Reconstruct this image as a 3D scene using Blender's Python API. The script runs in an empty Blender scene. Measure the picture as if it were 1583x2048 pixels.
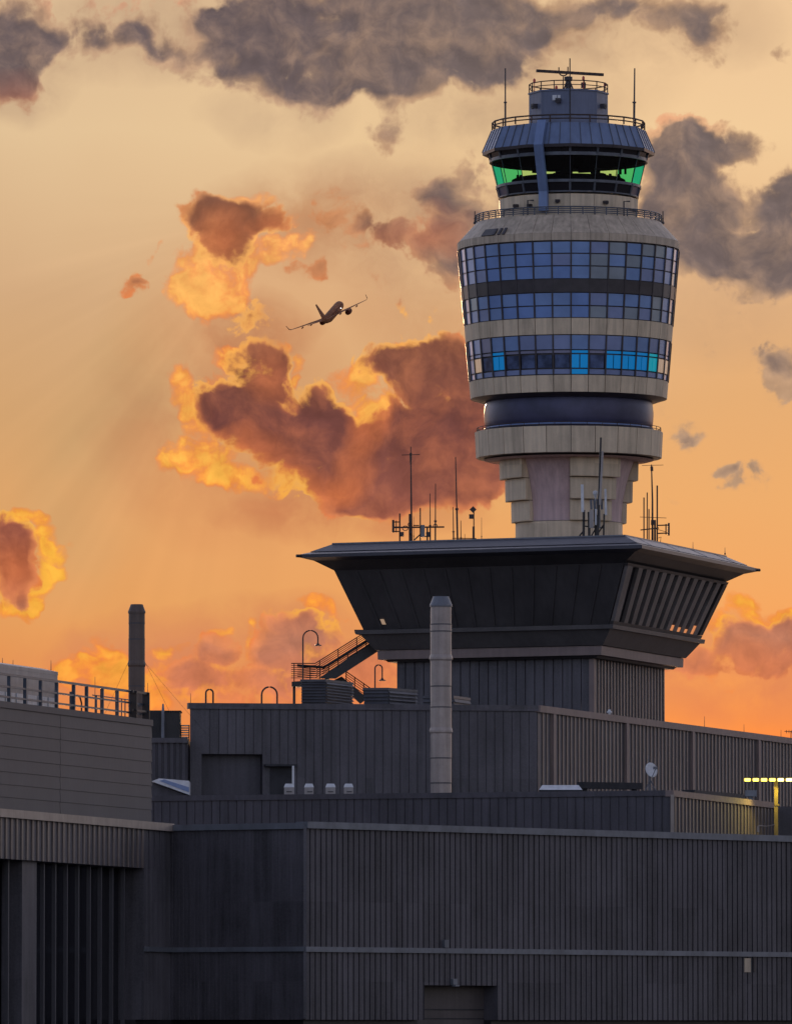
import bpy, math, random
from mathutils import Vector, Matrix
random.seed(7)
R = math.radians
scene = bpy.context.scene
COL = scene.collection

# ------------------------------------------------------------------ camera
F = 15800.0; HOR = 2060.0; W, H = 1583.0, 2048.0
EYE = 6.0
PITCH = math.atan((HOR - H/2)/F)
CP, SP = math.cos(PITCH), math.sin(PITCH)
cam = bpy.data.cameras.new('camera'); camo = bpy.data.objects.new('camera', cam); COL.objects.link(camo)
cam.sensor_fit = 'HORIZONTAL'; cam.sensor_width = 36.0; cam.lens = 36.0*F/W
cam.clip_start = 1.0; cam.clip_end = 60000.0
camo.location = (0, 0, EYE); camo.rotation_euler = (math.pi/2 + PITCH, 0, 0)
scene.camera = camo

def ray(px, py):
    a = (px - W/2)/F; b = (H/2 - py)/F
    return Vector((a, CP - b*SP, SP + b*CP))
def at(px, py, Y):
    d = ray(px, py); return Vector((0, 0, EYE)) + d*(Y/d.y)
def at_z(px, py, z):
    d = ray(px, py); return Vector((0, 0, EYE)) + d*((z - EYE)/d.z)
def on_line(px, py, a, b):
    """distance Y at which the sight line of px crosses the plan line a-b"""
    d = ray(px, py); k = d.x/d.y
    t = (k*a.y - a.x)/((b.x - a.x) - k*(b.y - a.y))
    return a.y + t*(b.y - a.y)
def V2(x, y): return Vector((x, y, 0))

# ------------------------------------------------------------------ mesh builder
class MB:
    def __init__(s): s.v = []; s.f = []; s.m = []
    def add(s, vs, fs, mi=0):
        o = len(s.v); s.v += [Vector(p) for p in vs]
        for f in fs: s.f.append([i + o for i in f]); s.m.append(mi)
        return s
    def hexa(s, b, t, mi=0):
        n = len(b)
        fs = [list(range(n))[::-1], [n + i for i in range(n)]]
        for i in range(n):
            j = (i + 1) % n; fs.append([i, j, n + j, n + i])
        return s.add(list(b) + list(t), fs, mi)
    def box(s, c, sx, sy, sz, rz=0.0, mi=0):
        c = Vector(c); ca, sa = math.cos(rz), math.sin(rz)
        q = []
        for x, y in ((-1, -1), (1, -1), (1, 1), (-1, 1)):
            x *= sx/2; y *= sy/2
            q.append((c.x + x*ca - y*sa, c.y + x*sa + y*ca))
        return s.hexa([Vector((x, y, c.z - sz/2)) for x, y in q], [Vector((x, y, c.z + sz/2)) for x, y in q], mi)
    def bar(s, a, b, w, h, up=None, mi=0):
        a, b = Vector(a), Vector(b); d = (b - a).normalized()
        up = Vector(up) if up else (Vector((0, 0, 1)) if abs(d.z) < .95 else Vector((0, 1, 0)))
        x = d.cross(up).normalized(); y = x.cross(d).normalized()
        q = [x*(-w/2) + y*(-h/2), x*(w/2) + y*(-h/2), x*(w/2) + y*(h/2), x*(-w/2) + y*(h/2)]
        return s.hexa([a + k for k in q], [b + k for k in q], mi)
    def tube(s, pts, r, n=8, mi=0, closed=False):
        pts = [Vector(p) for p in pts]; rings = []
        N = len(pts); ref = None
        rs = r if isinstance(r, (list, tuple)) else [r]*N
        for i, p in enumerate(pts):
            if closed: d = pts[(i+1) % N] - pts[i-1]
            else: d = pts[min(i+1, N-1)] - pts[max(i-1, 0)]
            d.normalize()
            if ref is None:
                ref = Vector((0, 0, 1)) if abs(d.z) < .9 else Vector((1, 0, 0))
            x = d.cross(ref)
            if x.length < 1e-4: x = d.cross(Vector((0, 1, 0)))
            x.normalize(); y = x.cross(d).normalized()
            rings.append([p + (x*math.cos(2*math.pi*k/n) + y*math.sin(2*math.pi*k/n))*rs[i] for k in range(n)])
        vs = [q for r_ in rings for q in r_]; fs = []
        M = N if closed else N - 1
        for i in range(M):
            for k in range(n):
                a = i*n + k; b = i*n + (k+1) % n; j = (i+1) % N
                fs.append([a, b, j*n + (k+1) % n, j*n + k])
        if not closed:
            fs.append(list(range(n))[::-1]); fs.append([(N-1)*n + k for k in range(n)])
        return s.add(vs, fs, mi)
    def lathe(s, c, prof, n=48, a0=0.0, a1=2*math.pi, mi=0, caps=False):
        c = Vector(c); full = abs(a1 - a0 - 2*math.pi) < 1e-6
        cnt = n if full else n + 1
        vs = []
        for r, z in prof:
            for k in range(cnt):
                a = a0 + (a1 - a0)*k/n
                vs.append(Vector((c.x + r*math.sin(a), c.y - r*math.cos(a), z)))
        fs = []
        for i in range(len(prof) - 1):
            for k in range(n):
                k2 = (k + 1) % cnt
                fs.append([i*cnt + k, i*cnt + k2, (i+1)*cnt + k2, (i+1)*cnt + k])
        if caps:
            fs.append([k for k in range(cnt)][::-1]); fs.append([(len(prof)-1)*cnt + k for k in range(cnt)])
        return s.add(vs, fs, mi)
    def build(s, name, mats, parent=None, smooth=False):
        me = bpy.data.meshes.new(name)
        off = parent_loc(parent)
        me.from_pydata([tuple(p - off) for p in s.v], [], s.f)
        if not isinstance(mats, (list, tuple)): mats = [mats]
        for m in mats: me.materials.append(m)
        for i, p in enumerate(me.polygons):
            p.material_index = s.m[i]; p.use_smooth = smooth
        import bmesh
        bm = bmesh.new(); bm.from_mesh(me); bmesh.ops.recalc_face_normals(bm, faces=bm.faces); bm.to_mesh(me); bm.free()
        o = bpy.data.objects.new(name, me); COL.objects.link(o)
        if parent is not None: o.parent = parent
        return o
def parent_loc(p):
    l = Vector((0, 0, 0))
    while p is not None:
        l += Vector(p.location); p = p.parent
    return l
def tag(o, label=None, cat=None, group=None, kind=None):
    if label: o['label'] = label
    if cat: o['category'] = cat
    if group: o['group'] = group
    if kind: o['kind'] = kind
    return o
def thing(name, label, cat, loc, group=None):
    o = bpy.data.objects.new(name, None); COL.objects.link(o); o.location = loc
    o.empty_display_size = .5
    return tag(o, label, cat, group)
def copy_tree(o, loc=None, parent=None):
    c = o.copy(); COL.objects.link(c)
    if parent is not None: c.parent = parent
    if loc is not None: c.location = loc
    for ch in [x for x in scene.objects if x.parent == o]: copy_tree(ch, None, c)
    return c

# ------------------------------------------------------------------ materials
def lin(r, g, b):
    f = lambda c: (c/255/12.92) if c/255 <= .04045 else ((c/255 + .055)/1.055)**2.4
    return (f(r), f(g), f(b), 1.0)
def mat(name, col, rough=.7, metal=0.0, var=.25, scale=1.5, streak=0.0, bump=0.0, spec=.5, fleck=0.0, panel=0.0):
    m = bpy.data.materials.new(name); m.use_nodes = True
    nt = m.node_tree; b = nt.nodes['Principled BSDF']
    b.inputs['Roughness'].default_value = rough; b.inputs['Metallic'].default_value = metal
    b.inputs['Specular IOR Level'].default_value = spec
    tc = nt.nodes.new('ShaderNodeTexCoord')
    n = nt.nodes.new('ShaderNodeTexNoise'); n.inputs['Scale'].default_value = scale; n.inputs['Detail'].default_value = 5
    n.inputs['Roughness'].default_value = .6
    nt.links.new(tc.outputs['Object'], n.inputs['Vector'])
    fac = n.outputs['Fac']
    if streak > 0:
        mp = nt.nodes.new('ShaderNodeMapping'); mp.inputs['Scale'].default_value = (3.5, 3.5, .22)
        nt.links.new(tc.outputs['Object'], mp.inputs['Vector'])
        n2 = nt.nodes.new('ShaderNodeTexNoise'); n2.inputs['Scale'].default_value = 1.0; n2.inputs['Detail'].default_value = 6
        nt.links.new(mp.outputs[0], n2.inputs['Vector'])
        mx = nt.nodes.new('ShaderNodeMix'); mx.inputs[0].default_value = streak
        nt.links.new(fac, mx.inputs[2]); nt.links.new(n2.outputs['Fac'], mx.inputs[3]); fac = mx.outputs[0]
    if fleck > 0:
        n3 = nt.nodes.new('ShaderNodeTexNoise'); n3.inputs['Scale'].default_value = 9.0; n3.inputs['Detail'].default_value = 8
        n3.inputs['Roughness'].default_value = .8
        nt.links.new(tc.outputs['Object'], n3.inputs['Vector'])
        mx = nt.nodes.new('ShaderNodeMix'); mx.inputs[0].default_value = fleck
        nt.links.new(fac, mx.inputs[2]); nt.links.new(n3.outputs['Fac'], mx.inputs[3]); fac = mx.outputs[0]
    if panel > 0:
        sn = nt.nodes.new('ShaderNodeVectorMath'); sn.operation = 'SNAP'; sn.inputs[1].default_value = (1.78, 1.78, 4.3)
        nt.links.new(tc.outputs['Object'], sn.inputs[0])
        wn = nt.nodes.new('ShaderNodeTexWhiteNoise'); nt.links.new(sn.outputs[0], wn.inputs['Vector'])
        mx = nt.nodes.new('ShaderNodeMix'); mx.inputs[0].default_value = panel
        nt.links.new(fac, mx.inputs[2]); nt.links.new(wn.outputs['Value'], mx.inputs[3]); fac = mx.outputs[0]
    rp = nt.nodes.new('ShaderNodeValToRGB')
    c = Vector(col[:3])
    rp.color_ramp.elements[0].position = .37; rp.color_ramp.elements[1].position = .63
    rp.color_ramp.elements[0].color = (*(c*(1 - var)), 1); rp.color_ramp.elements[1].color = (*(c*(1 + var)), 1)
    nt.links.new(fac, rp.inputs[0]); nt.links.new(rp.outputs[0], b.inputs['Base Color'])
    if bump > 0:
        bp = nt.nodes.new('ShaderNodeBump'); bp.inputs['Strength'].default_value = bump; bp.inputs['Distance'].default_value = .05
        nt.links.new(fac, bp.inputs['Height']); nt.links.new(bp.outputs[0], b.inputs['Normal'])
    return m
def emis(name, col, s, rough=.3):
    m = bpy.data.materials.new(name); m.use_nodes = True
    b = m.node_tree.nodes['Principled BSDF']
    b.inputs['Base Color'].default_value = (col[0]*.3, col[1]*.3, col[2]*.3, 1); b.inputs['Roughness'].default_value = rough
    b.inputs['Emission Color'].default_value = col; b.inputs['Emission Strength'].default_value = s*2**-1.85
    return m
def tint(name, col, rough=.02, refl=.08):
    m = bpy.data.materials.new(name); m.use_nodes = True
    nt = m.node_tree; nt.nodes.clear()
    out = nt.nodes.new('ShaderNodeOutputMaterial'); t = nt.nodes.new('ShaderNodeBsdfTransparent'); t.inputs[0].default_value = col
    g = nt.nodes.new('ShaderNodeBsdfGlossy'); g.inputs['Roughness'].default_value = rough
    mx = nt.nodes.new('ShaderNodeMixShader')
    mx.inputs[0].default_value = refl; nt.links.new(t.outputs[0], mx.inputs[1]); nt.links.new(g.outputs[0], mx.inputs[2])
    nt.links.new(mx.outputs[0], out.inputs[0]); return m

M = {}
M['clad'] = mat('dark ribbed cladding', (.076, .070, .078), .55, var=.55, scale=.35, streak=.5, fleck=.42, panel=.08)
M['clad_f'] = mat('dark fine cladding', (.063, .058, .067), .6, var=.45, scale=.3, streak=.5, fleck=.38, panel=.06)
M['clad_r'] = mat('brown ribbed cladding', (.070, .058, .055), .55, var=.25, scale=.4, streak=.5, fleck=.25)
M['lap'] = mat('grey lap panels', (.066, .063, .069), .6, var=.22, scale=.25, streak=.35, fleck=.35)
M['coping'] = mat('grey coping metal', (.16, .17, .19), .45, .2, var=.2, scale=.8, streak=.3)
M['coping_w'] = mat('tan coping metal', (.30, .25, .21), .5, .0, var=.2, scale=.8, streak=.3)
M['dark'] = mat('dark recess paint', (.022, .022, .026), .7, var=.3)
M['black'] = mat('black steel', (.020, .018, .018), .5, var=.2)
M['steel'] = mat('painted steel', (.10, .11, .13), .45, .3, var=.2)
M['rail'] = mat('blue grey rail steel', (.065, .08, .105), .45, .3, var=.2)
M['rust'] = mat('rusty antenna steel', (.06, .038, .030), .6, .1, var=.3)
M['cream'] = mat('cream panel', (.60, .485, .335), .6, var=.24, scale=.6, streak=.6, fleck=.2, panel=.15)
M['cream_d'] = mat('weathered cream panel', (.48, .39, .285), .6, var=.28, scale=.6, streak=.6, fleck=.2)
M['pink'] = mat('pink concrete', (.52, .375, .36), .65, var=.2, scale=.5, streak=.65, fleck=.2)
M['plinth'] = mat('pink brown side-light band', (.20, .15, .135), .6, var=.15, scale=.6, streak=.4)  # pink tone puts warm side light into bands and receding copings
M['band'] = mat('blue black band', (.050, .050, .10), .4, .2, var=.2, scale=.5)
M['spandrel'] = mat('dark spandrel', (.045, .038, .042), .4, var=.2)
M['frame'] = mat('window frame', (.05, .045, .05), .5, var=.2)
M['roofmetal'] = mat('blue grey standing seam', (.155, .205, .32), .38, .3, var=.14, scale=.8, streak=.4)
M['duct'] = mat('pale blue duct', (.18, .25, .42), .4, .2, var=.12, scale=.8, streak=.4)
M['pent'] = mat('blue grey penthouse paint', (.14, .16, .225), .55, var=.15, scale=.8, streak=.5)
M['white'] = mat('white paint', (.62, .63, .64), .5, var=.12, scale=2)
M['stack'] = mat('galvanised stack', (.34, .285, .25), .42, .1, var=.25, scale=1.2, streak=.55, fleck=.2)
M['stack_b'] = mat('backlit stack', (.11, .08, .065), .55, .1, var=.25, scale=1.2, streak=.5, fleck=.2)  # same metal as the pale stack, darkened for backlight
M['flare'] = mat('dark flared panels', (.046, .042, .042), .5, var=.25, scale=.3, streak=.3)
M['flare_g'] = mat('grey flared panels', (.085, .078, .076), .55, var=.18, scale=.4, streak=.35)
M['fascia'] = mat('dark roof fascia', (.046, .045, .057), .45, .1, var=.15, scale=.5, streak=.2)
M['fascia_r'] = mat('side-lit roof fascia', (.19, .18, .18), .5, .1, var=.2, scale=.5, streak=.4)  # paler copy of the fascia, side light put into its colour
M['hvac'] = mat('hvac grey paint', (.075, .075, .085), .5, .1, var=.18, scale=.8)
M['rtu'] = mat('pale rooftop unit', (.34, .31, .29), .55, var=.18, scale=1, streak=.4)
M['red'] = mat('red lamp glass', (.55, .06, .04), .3, var=.05)
M['fin'] = mat('rib strips with painted sky light', (.165, .132, .115), .5, .1, var=.3, scale=.5, streak=.5, fleck=.3)  # paler tan stands in for warm sky light on the ridges
M['louvre'] = mat('grey louvre paint', (.15, .135, .128), .5, var=.2, scale=.5)
M['led_hot'] = emis('hot yellow flood lamp', (1.0, .80, .20, 1), 6.5)
M['asphalt'] = mat('asphalt', (.05, .05, .052), .9, var=.25, scale=.2)
M['glassdark'] = mat('dark window glass', (.012, .012, .016), .12, var=.1)
def bglass(name, col, rough=.22, metal=.35):
    return mat(name, col, rough, metal, var=.12, scale=.35, spec=.6)  # coloured bases stand in for sky reflected in the drum glass
M['g1'] = bglass('blue glazing', (.22, .35, .64))
M['g2'] = bglass('lilac blue glazing', (.25, .32, .54))
M['g3'] = bglass('grey green glazing', (.29, .35, .41))
M['g4'] = bglass('deep blue glazing', (.195, .325, .66))
M['g5'] = bglass('mauve glazing', (.27, .28, .40))
M['glassdim'] = mat('dim office glass', (.07, .10, .19), .15, var=.5, scale=.9)
M['void'] = mat('matt black interior', (.004, .004, .005), 1.0, var=.1, spec=0.0)
M['cyan'] = emis('lit and reflecting blue pane', lin(0, 128, 200), .5)  # glow serves lit rooms and, on some panes, a painted cyan reflection
M['teal'] = emis('lit and reflecting teal pane', lin(0, 165, 185), .55)
M['warm'] = emis('sky glow pane', lin(235, 150, 95), .7)
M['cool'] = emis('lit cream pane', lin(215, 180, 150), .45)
M['led'] = emis('yellow flood lamp', (1.0, .74, .10, 1), 4.5)
M['cabglass'] = tint('clear cab glass', (.80, .96, .86, 1), refl=.05)
M['cabrear'] = tint('green cab glass', (.62, 1.0, .55, 1), refl=.04)
M['cabside'] = tint('deep green cab glass', (.14, .80, .72, 1), refl=.03)
M['yellow'] = mat('yellow post paint', (.16, .12, .03), .5, var=.2)
M['plane'] = mat('airliner paint', (.26, .105, .045), .75, var=.2, scale=.2, spec=.1)
M['plane_d'] = mat('airliner engine paint', (.11, .03, .018), .75, var=.2, scale=.2, spec=.1)

# ------------------------------------------------------------------ sky
EXPO = 1.85
def make_world():
    w = bpy.data.worlds.new('World'); scene.world = w; w.use_nodes = True
    nt = w.node_tree; nt.nodes.clear(); N = nt.nodes.new; L = nt.links.new
    def sock(s, v):
        if hasattr(v, 'links'): L(v, s)
        else: s.default_value = v
    def math_(op, a, b=0.0, c=0.0, clamp=False):
        n = N('ShaderNodeMath'); n.operation = op; n.use_clamp = clamp
        sock(n.inputs[0], a); sock(n.inputs[1], b); sock(n.inputs[2], c); return n.outputs[0]
    def vm(op, a, b=None, c=None):
        n = N('ShaderNodeVectorMath'); n.operation = op
        sock(n.inputs[0], a)
        if b is not None: sock(n.inputs[1], b)
        if c is not None: sock(n.inputs[2], c)
        return n.outputs['Value'] if op in ('DOT_PRODUCT', 'LENGTH') else n.outputs['Vector']
    def mixc(f, a, b):
        n = N('ShaderNodeMix'); n.data_type = 'RGBA'; n.clamp_factor = True
        sock(n.inputs[0], f); sock(n.inputs[6], a); sock(n.inputs[7], b); return n.outputs[2]
    def mixf(f, a, b):
        n = N('ShaderNodeMix'); n.clamp_factor = True
        sock(n.inputs[0], f); sock(n.inputs[2], a); sock(n.inputs[3], b); return n.outputs[0]
    def ramp(f, els, interp='LINEAR'):
        n = N('ShaderNodeValToRGB'); r = n.color_ramp; r.interpolation = interp
        while len(r.elements) < len(els): r.elements.new(.5)
        for e, (p, c) in zip(r.elements, els):
            e.position = p; e.color = c if len(c) == 4 else (*c, 1)
        sock(n.inputs[0], f); return n.outputs[0]
    def sstep(lo, hi, x):
        n = N('ShaderNodeMapRange'); n.interpolation_type = 'SMOOTHSTEP'
        sock(n.inputs[0], x); n.inputs[1].default_value = lo; n.inputs[2].default_value = hi
        return n.outputs[0]
    def noise(vec, scale, detail, rough=.55, lac=2.0, col=False, off=None):
        n = N('ShaderNodeTexNoise'); n.noise_dimensions = '2D'; n.inputs['Scale'].default_value = scale; n.inputs['Detail'].default_value = detail
        n.inputs['Roughness'].default_value = rough; n.inputs['Lacunarity'].default_value = lac
        if off: vec = vm('ADD', vec, off)
        L(vec, n.inputs['Vector']); return n.outputs['Color' if col else 'Fac']
    tc = N('ShaderNodeTexCoord'); d = tc.outputs['Generated']
    sx = N('ShaderNodeSeparateXYZ'); L(d, sx.inputs[0])
    yy = math_('MAXIMUM', sx.outputs[1], .05)
    u = math_('DIVIDE', sx.outputs[0], yy); v = math_('DIVIDE', sx.outputs[2], yy)
    # sky chart: thousandths of the sight-line scale, x along azimuth, y falling with elevation
    X = math_('MULTIPLY_ADD', u, 15.72, .7915); Y = math_('MULTIPLY_ADD', v, -15.70, 2.056)
    cx = N('ShaderNodeCombineXYZ'); L(X, cx.inputs[0]); L(Y, cx.inputs[1]); S = cx.outputs[0]
    wa = vm('MULTIPLY', vm('SUBTRACT', noise(S, 3.0, 2, col=True), (.5, .5, .5)), (.075, .060, 0))
    wb = vm('MULTIPLY', vm('SUBTRACT', noise(S, 10.0, 3, .5, col=True, off=(3, 7, 0)), (.5, .5, .5)), (.060, .055, 0))
    S2 = vm('ADD', vm('ADD', S, wa), wb)
    def field(vec, blobs, grow=1.15, k=1000.0):
        """sum of soft ellipses (centre x, y, radius x, y, weight), three at a time"""
        sp = N('ShaderNodeSeparateXYZ'); L(vec, sp.inputs[0]); fx, fy = sp.outputs[0], sp.outputs[1]
        bl = [tuple(b) + ((1.0,) if len(b) < 5 else ()) for b in blobs]
        while len(bl) % 3: bl.append((0, -9000, 10, 10, 0.0))
        acc = 0.0
        for ib in range(0, len(bl), 3):
            if ib % 12 == 0 and ib:   # keeps the node chain in sequence
                fx = math_('MULTIPLY_ADD', acc, 1e-7, fx); fy = math_('MULTIPLY_ADD', acc, 1e-7, fy)
            t = bl[ib:ib+3]; S_ = grow/k
            qx = vm('MULTIPLY_ADD', fx, tuple(1/(b[2]*S_) for b in t), tuple(-b[0]/k/(b[2]*S_) for b in t))
            qy = vm('MULTIPLY_ADD', fy, tuple(1/(b[3]*S_) for b in t), tuple(-b[1]/k/(b[3]*S_) for b in t))
            e = vm('MULTIPLY_ADD', qy, qy, vm('MULTIPLY', qx, qx))
            e = vm('MAXIMUM', vm('SUBTRACT', (1, 1, 1), e), (0, 0, 0))
            acc = math_('ADD', vm('DOT_PRODUCT', e, tuple(b[4] for b in t)), acc)
        return acc
    DARK = [
        (470,70,70,70,.7),(560,70,130,110),(640,130,110,90,1.0),(720,70,200,110,1.1),(640,195,60,45,.8),(760,130,130,70,.9),(880,50,200,110,1.1),(900,140,120,55,.7),(980,70,110,90,.9),(1080,20,90,50,.9),(430,20,60,50,.4),
        (1200,15,90,35,.7),(1300,30,120,40,.8),(1400,100,40,40,.75),(1425,45,50,45,.7),(1350,60,60,40,.5),(30,70,70,90,1.2),(0,130,90,80,1.2),(90,110,45,55,.7),(20,180,60,40,.5),
        (210,50,80,50,.7),(230,90,60,40,.6),(290,85,50,38,.8),(335,110,45,30,.85),(400,130,50,38,.75),(470,170,60,36,.6),(400,60,60,50,.5),(140,80,60,40,.5),(780,250,42,42,.85),(1120,50,90,40,.3),(1170,100,80,40,.25),(1040,150,40,40,.3),
        (1350,290,70,50,.9),(1420,285,80,45,1.0),(1490,300,45,40,.8),(1380,370,90,90,1.1),(1420,450,110,90,1.2),(1480,530,110,60,1.1),(1560,520,70,70,1.0),(1560,430,55,85,1.2),(1570,380,40,40,.8),(1330,400,60,110,.9),(1380,530,60,40,.6),
        (1560,720,50,40,.9),(1580,770,40,50,.9),(1530,690,30,20,.5),(1500,960,55,26,.8),(1450,945,25,10,.5),(1365,878,30,36,.85),(1440,640,70,22,.4),(1410,695,22,20,.45),(1330,840,28,35,.3),(1560,105,25,14,.5),(1380,945,40,10,.3),(1345,1000,16,12,.4),
        (930,400,70,55,.9),(870,385,50,35,.9),(960,330,60,40,.6),(700,440,60,28,.8),(770,460,60,35,.8),(840,470,70,40,.9),(900,520,50,60,.8),(940,470,50,60,.8),(640,545,36,22,1.0),(600,530,20,20,.5),(650,400,50,40,.4),(720,500,40,25,.5),
        (262,592,36,18,.8),(280,575,20,14,.6),(800,590,18,34,.7),(815,640,18,25,.6),(765,555,24,16,.7),(515,635,38,38,.75),(865,645,24,25,.45),
        (400,415,52,30,1.1),(440,440,66,48,1.3),(470,490,52,62,1.25),(510,430,48,30,.9),(550,440,36,22,.8),(590,450,40,20,.5),
        (520,730,52,40,1.15),(550,740,45,50,1.0),(500,780,50,40,.9),(430,810,50,40,1.1),(470,850,80,50,1.1),(560,850,110,70,1.2),(640,810,45,45,1.2),(620,890,110,60,1.1),(700,900,70,60,1.0),(600,960,90,35,.7),(720,970,90,50,1.1),(780,1000,80,40,1.0),
        (760,735,50,32,1.0),(820,740,60,50,1.0),(880,720,60,40,1.1),(930,740,60,60,1.1),(860,810,90,70,1.1),(830,890,80,70,1.1),(900,920,90,80,1.2),(960,880,70,120,1.2),(860,990,100,40,.9),(700,1015,70,25,.7),(770,860,40,50,.7),
        (10,1080,48,50,1.2),(35,1120,40,50,1.2),(30,1180,32,45,1.1),(50,1210,18,25,.8),(-10,1120,50,60,1.2),
        (430,1300,38,32,1.1),(400,1340,60,42,1.1),(340,1350,50,30,.9),(540,1290,55,45,1.1),(590,1270,50,35,.9),(560,1340,90,50,1.0),(640,1265,50,30,.9),(660,1330,80,55,1.0),(480,1390,130,35,.9),(760,1340,70,60,1.0),(555,1240,24,18,.5),(330,1400,50,30,.6),
        (1470,1275,50,40,1.1),(1530,1290,70,45,1.2),(1580,1260,40,35,1.1),(1420,1320,70,30,.9),(1360,1330,60,35,.6),(1510,1340,50,40,.8),(1580,1320,50,40,1.0),(1330,1280,40,50,.5)]
    BRIGHT = [
        (400,540,60,60,1.0),(455,500,60,60,.9),(520,500,60,50,1.0),(580,500,60,40,.9),(375,425,32,32,.9),(420,590,70,50,1.0),(480,560,50,70,1.0),(440,625,44,40,.6),(620,470,40,35,.7),(350,590,40,35,.7),(490,600,26,34,.55),(500,400,50,18,.8),(430,395,50,14,.8),(590,430,40,20,.7),
        (360,780,30,50,1.1),(390,850,40,60,1.1),(350,910,50,40,1.1),(330,940,50,20,.8),(410,930,70,45,1.0),(470,960,70,25,.9),(470,730,36,40,1.0),(490,700,26,14,.7),(560,700,36,14,.8),(600,740,16,30,.9),(605,765,20,10,.8),(700,770,40,40,1.0),(740,750,40,30,.9),(730,850,45,40,1.0),(700,830,30,30,.8),(770,810,36,36,1.0),(795,705,40,14,.9),(880,688,40,12,.8),(560,980,60,18,.6),(740,900,30,30,.6),(430,770,26,20,.8),
        (308,510,8,34,.7),(50,1045,40,22,1.1),(85,1075,24,35,1.0),(90,1130,22,36,1.1),(70,1180,24,30,1.1),(40,1225,50,22,1.2),(75,1220,20,20,.8),(12,1135,12,18,.7),(105,1150,18,16,.6),(110,1105,40,24,.35),
        (160,1335,50,26,1.0),(220,1320,50,30,1.0),(250,1360,60,40,1.1),(190,1370,70,30,.9),(290,1390,60,40,1.0),(130,1350,40,22,.8),(330,1296,50,14,.7),(435,1268,24,10,.9),(495,1248,14,12,.8),(625,1218,40,16,.8),(660,1235,40,14,.5),(320,1350,30,50,.8),(480,1300,16,50,.7),(40,1306,40,8,.5),(215,1300,30,30,.6),(300,1420,50,20,.8),
        (1470,1208,40,24,1.0),(1510,1238,40,20,.9),(1565,1224,34,12,.9),(1425,1245,34,26,.8),(1440,1290,26,24,.6),(1420,1345,12,32,.7),(1480,1380,60,20,.6),(1400,1200,16,10,.4),
        (650,30,40,50,.5),(230,15,90,30,.5),(70,15,40,30,.6),(390,15,60,30,.4),(1345,248,50,12,.6),(1480,258,24,8,.4),(20,190,40,26,.5),(790,462,40,22,.45),(870,455,36,22,.4),(990,330,40,36,.25)]
    nf = noise(S, 7.0, 8, .66, 2.1, off=(11, 2, 0))
    vo = N('ShaderNodeTexVoronoi'); vo.voronoi_dimensions = '2D'; vo.feature = 'SMOOTH_F1'; vo.inputs['Scale'].default_value = 26.0; vo.inputs['Detail'].default_value = 2.0
    vo.inputs['Roughness'].default_value = .55; vo.inputs['Smoothness'].default_value = .6
    L(S2, vo.inputs['Vector']); puff = math_('SUBTRACT', .5, vo.outputs['Distance'])
    tex = math_('ADD', math_('MULTIPLY', math_('SUBTRACT', nf, .5), 1.7), math_('MULTIPLY', math_('SUBTRACT', puff, .15), .55))
    D = field(S2, DARK, 1.34); B = field(S2, BRIGHT, 1.2)
    Dc = math_('MINIMUM', math_('MULTIPLY', D, .85), 1.3); Bc = math_('MINIMUM', B, 1.2)
    gate = sstep(0.0, .25, D); gateb = sstep(0.0, .25, B)
    dens = math_('ADD', Dc, math_('MULTIPLY', tex, gate)); densb = math_('ADD', Bc, math_('MULTIPLY', tex, gateb))
    nlow = math_('SUBTRACT', noise(S, 5.5, 3, .5, off=(4, 1, 0)), .5)
    Ds = math_('ADD', Dc, math_('MULTIPLY', nlow, 1.2)); Bs = math_('ADD', Bc, math_('MULTIPLY', nlow, -.8))
    # clear sky
    yj = math_('ADD', math_('MULTIPLY', Y, 1/1.6), math_('MULTIPLY', math_('SUBTRACT', noise(S, 1.6, 3), .5), .10))
    sky = ramp(yj, [(0.0, lin(231,194,150)), (.17, lin(237,200,152)), (.36, lin(223,177,130)), (.52, lin(224,170,114)), (.64, lin(233,170,106)), (.76, lin(240,165,96)), (.86, lin(242,152,82)), (.93, lin(252,138,62))])
    side = ramp(math_('MULTIPLY_ADD', X, 1/1.6, 0.0), [(0.0, (0.90, .93, .98)), (.3, (.95, .97, 1.0)), (.65, (1.0, 1.0, 1.0)), (.85, (1.06, 1.05, 1.05))])
    skm = N('ShaderNodeMix'); skm.data_type = 'RGBA'; skm.blend_type = 'MULTIPLY'; skm.inputs[0].default_value = 1.0
    L(sky, skm.inputs[6]); L(side, skm.inputs[7]); sky = skm.outputs[2]
    SHADE = [(300,720,120,170,.5),(230,850,130,170,.6),(170,980,130,170,.5),(120,1120,110,130,.35),(120,760,200,200,.3)]
    shade = math_('MULTIPLY', field(vm('ADD', S, wa), SHADE), .55)
    sky = mixc(shade, sky, lin(198, 158, 110))
    WARM = [(400,1000,260,180,.5),(500,640,260,180,.25),(700,1120,300,120,.3)]
    sky = mixc(math_('MULTIPLY', field(S, WARM), .6), sky, lin(238, 160, 100))
    # faint shafts of light fanning down from behind the upper cloud
    ang = math_('ARCTAN2', math_('SUBTRACT', X, .56), math_('SUBTRACT', Y, .42))
    rn_ = N('ShaderNodeTexNoise'); rn_.noise_dimensions = '1D'; rn_.inputs['Scale'].default_value = 7.0; rn_.inputs['Detail'].default_value = 2; L(ang, rn_.inputs['W'])
    rmask = field(S, [(250,850,300,420,1.0),(150,1100,260,300,.6),(420,1100,220,250,.4)])
    ray_ = math_('MULTIPLY', math_('MULTIPLY', math_('SUBTRACT', rn_.outputs['Fac'], .5), math_('MINIMUM', rmask, 1.0)), .24)
    sky = vm('SCALE', sky); L(math_('ADD', ray_, 1.0), sky.node.inputs['Scale'])
    # colours of cloud by height
    Yn = math_('MULTIPLY', Y, 1/1.6)
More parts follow.
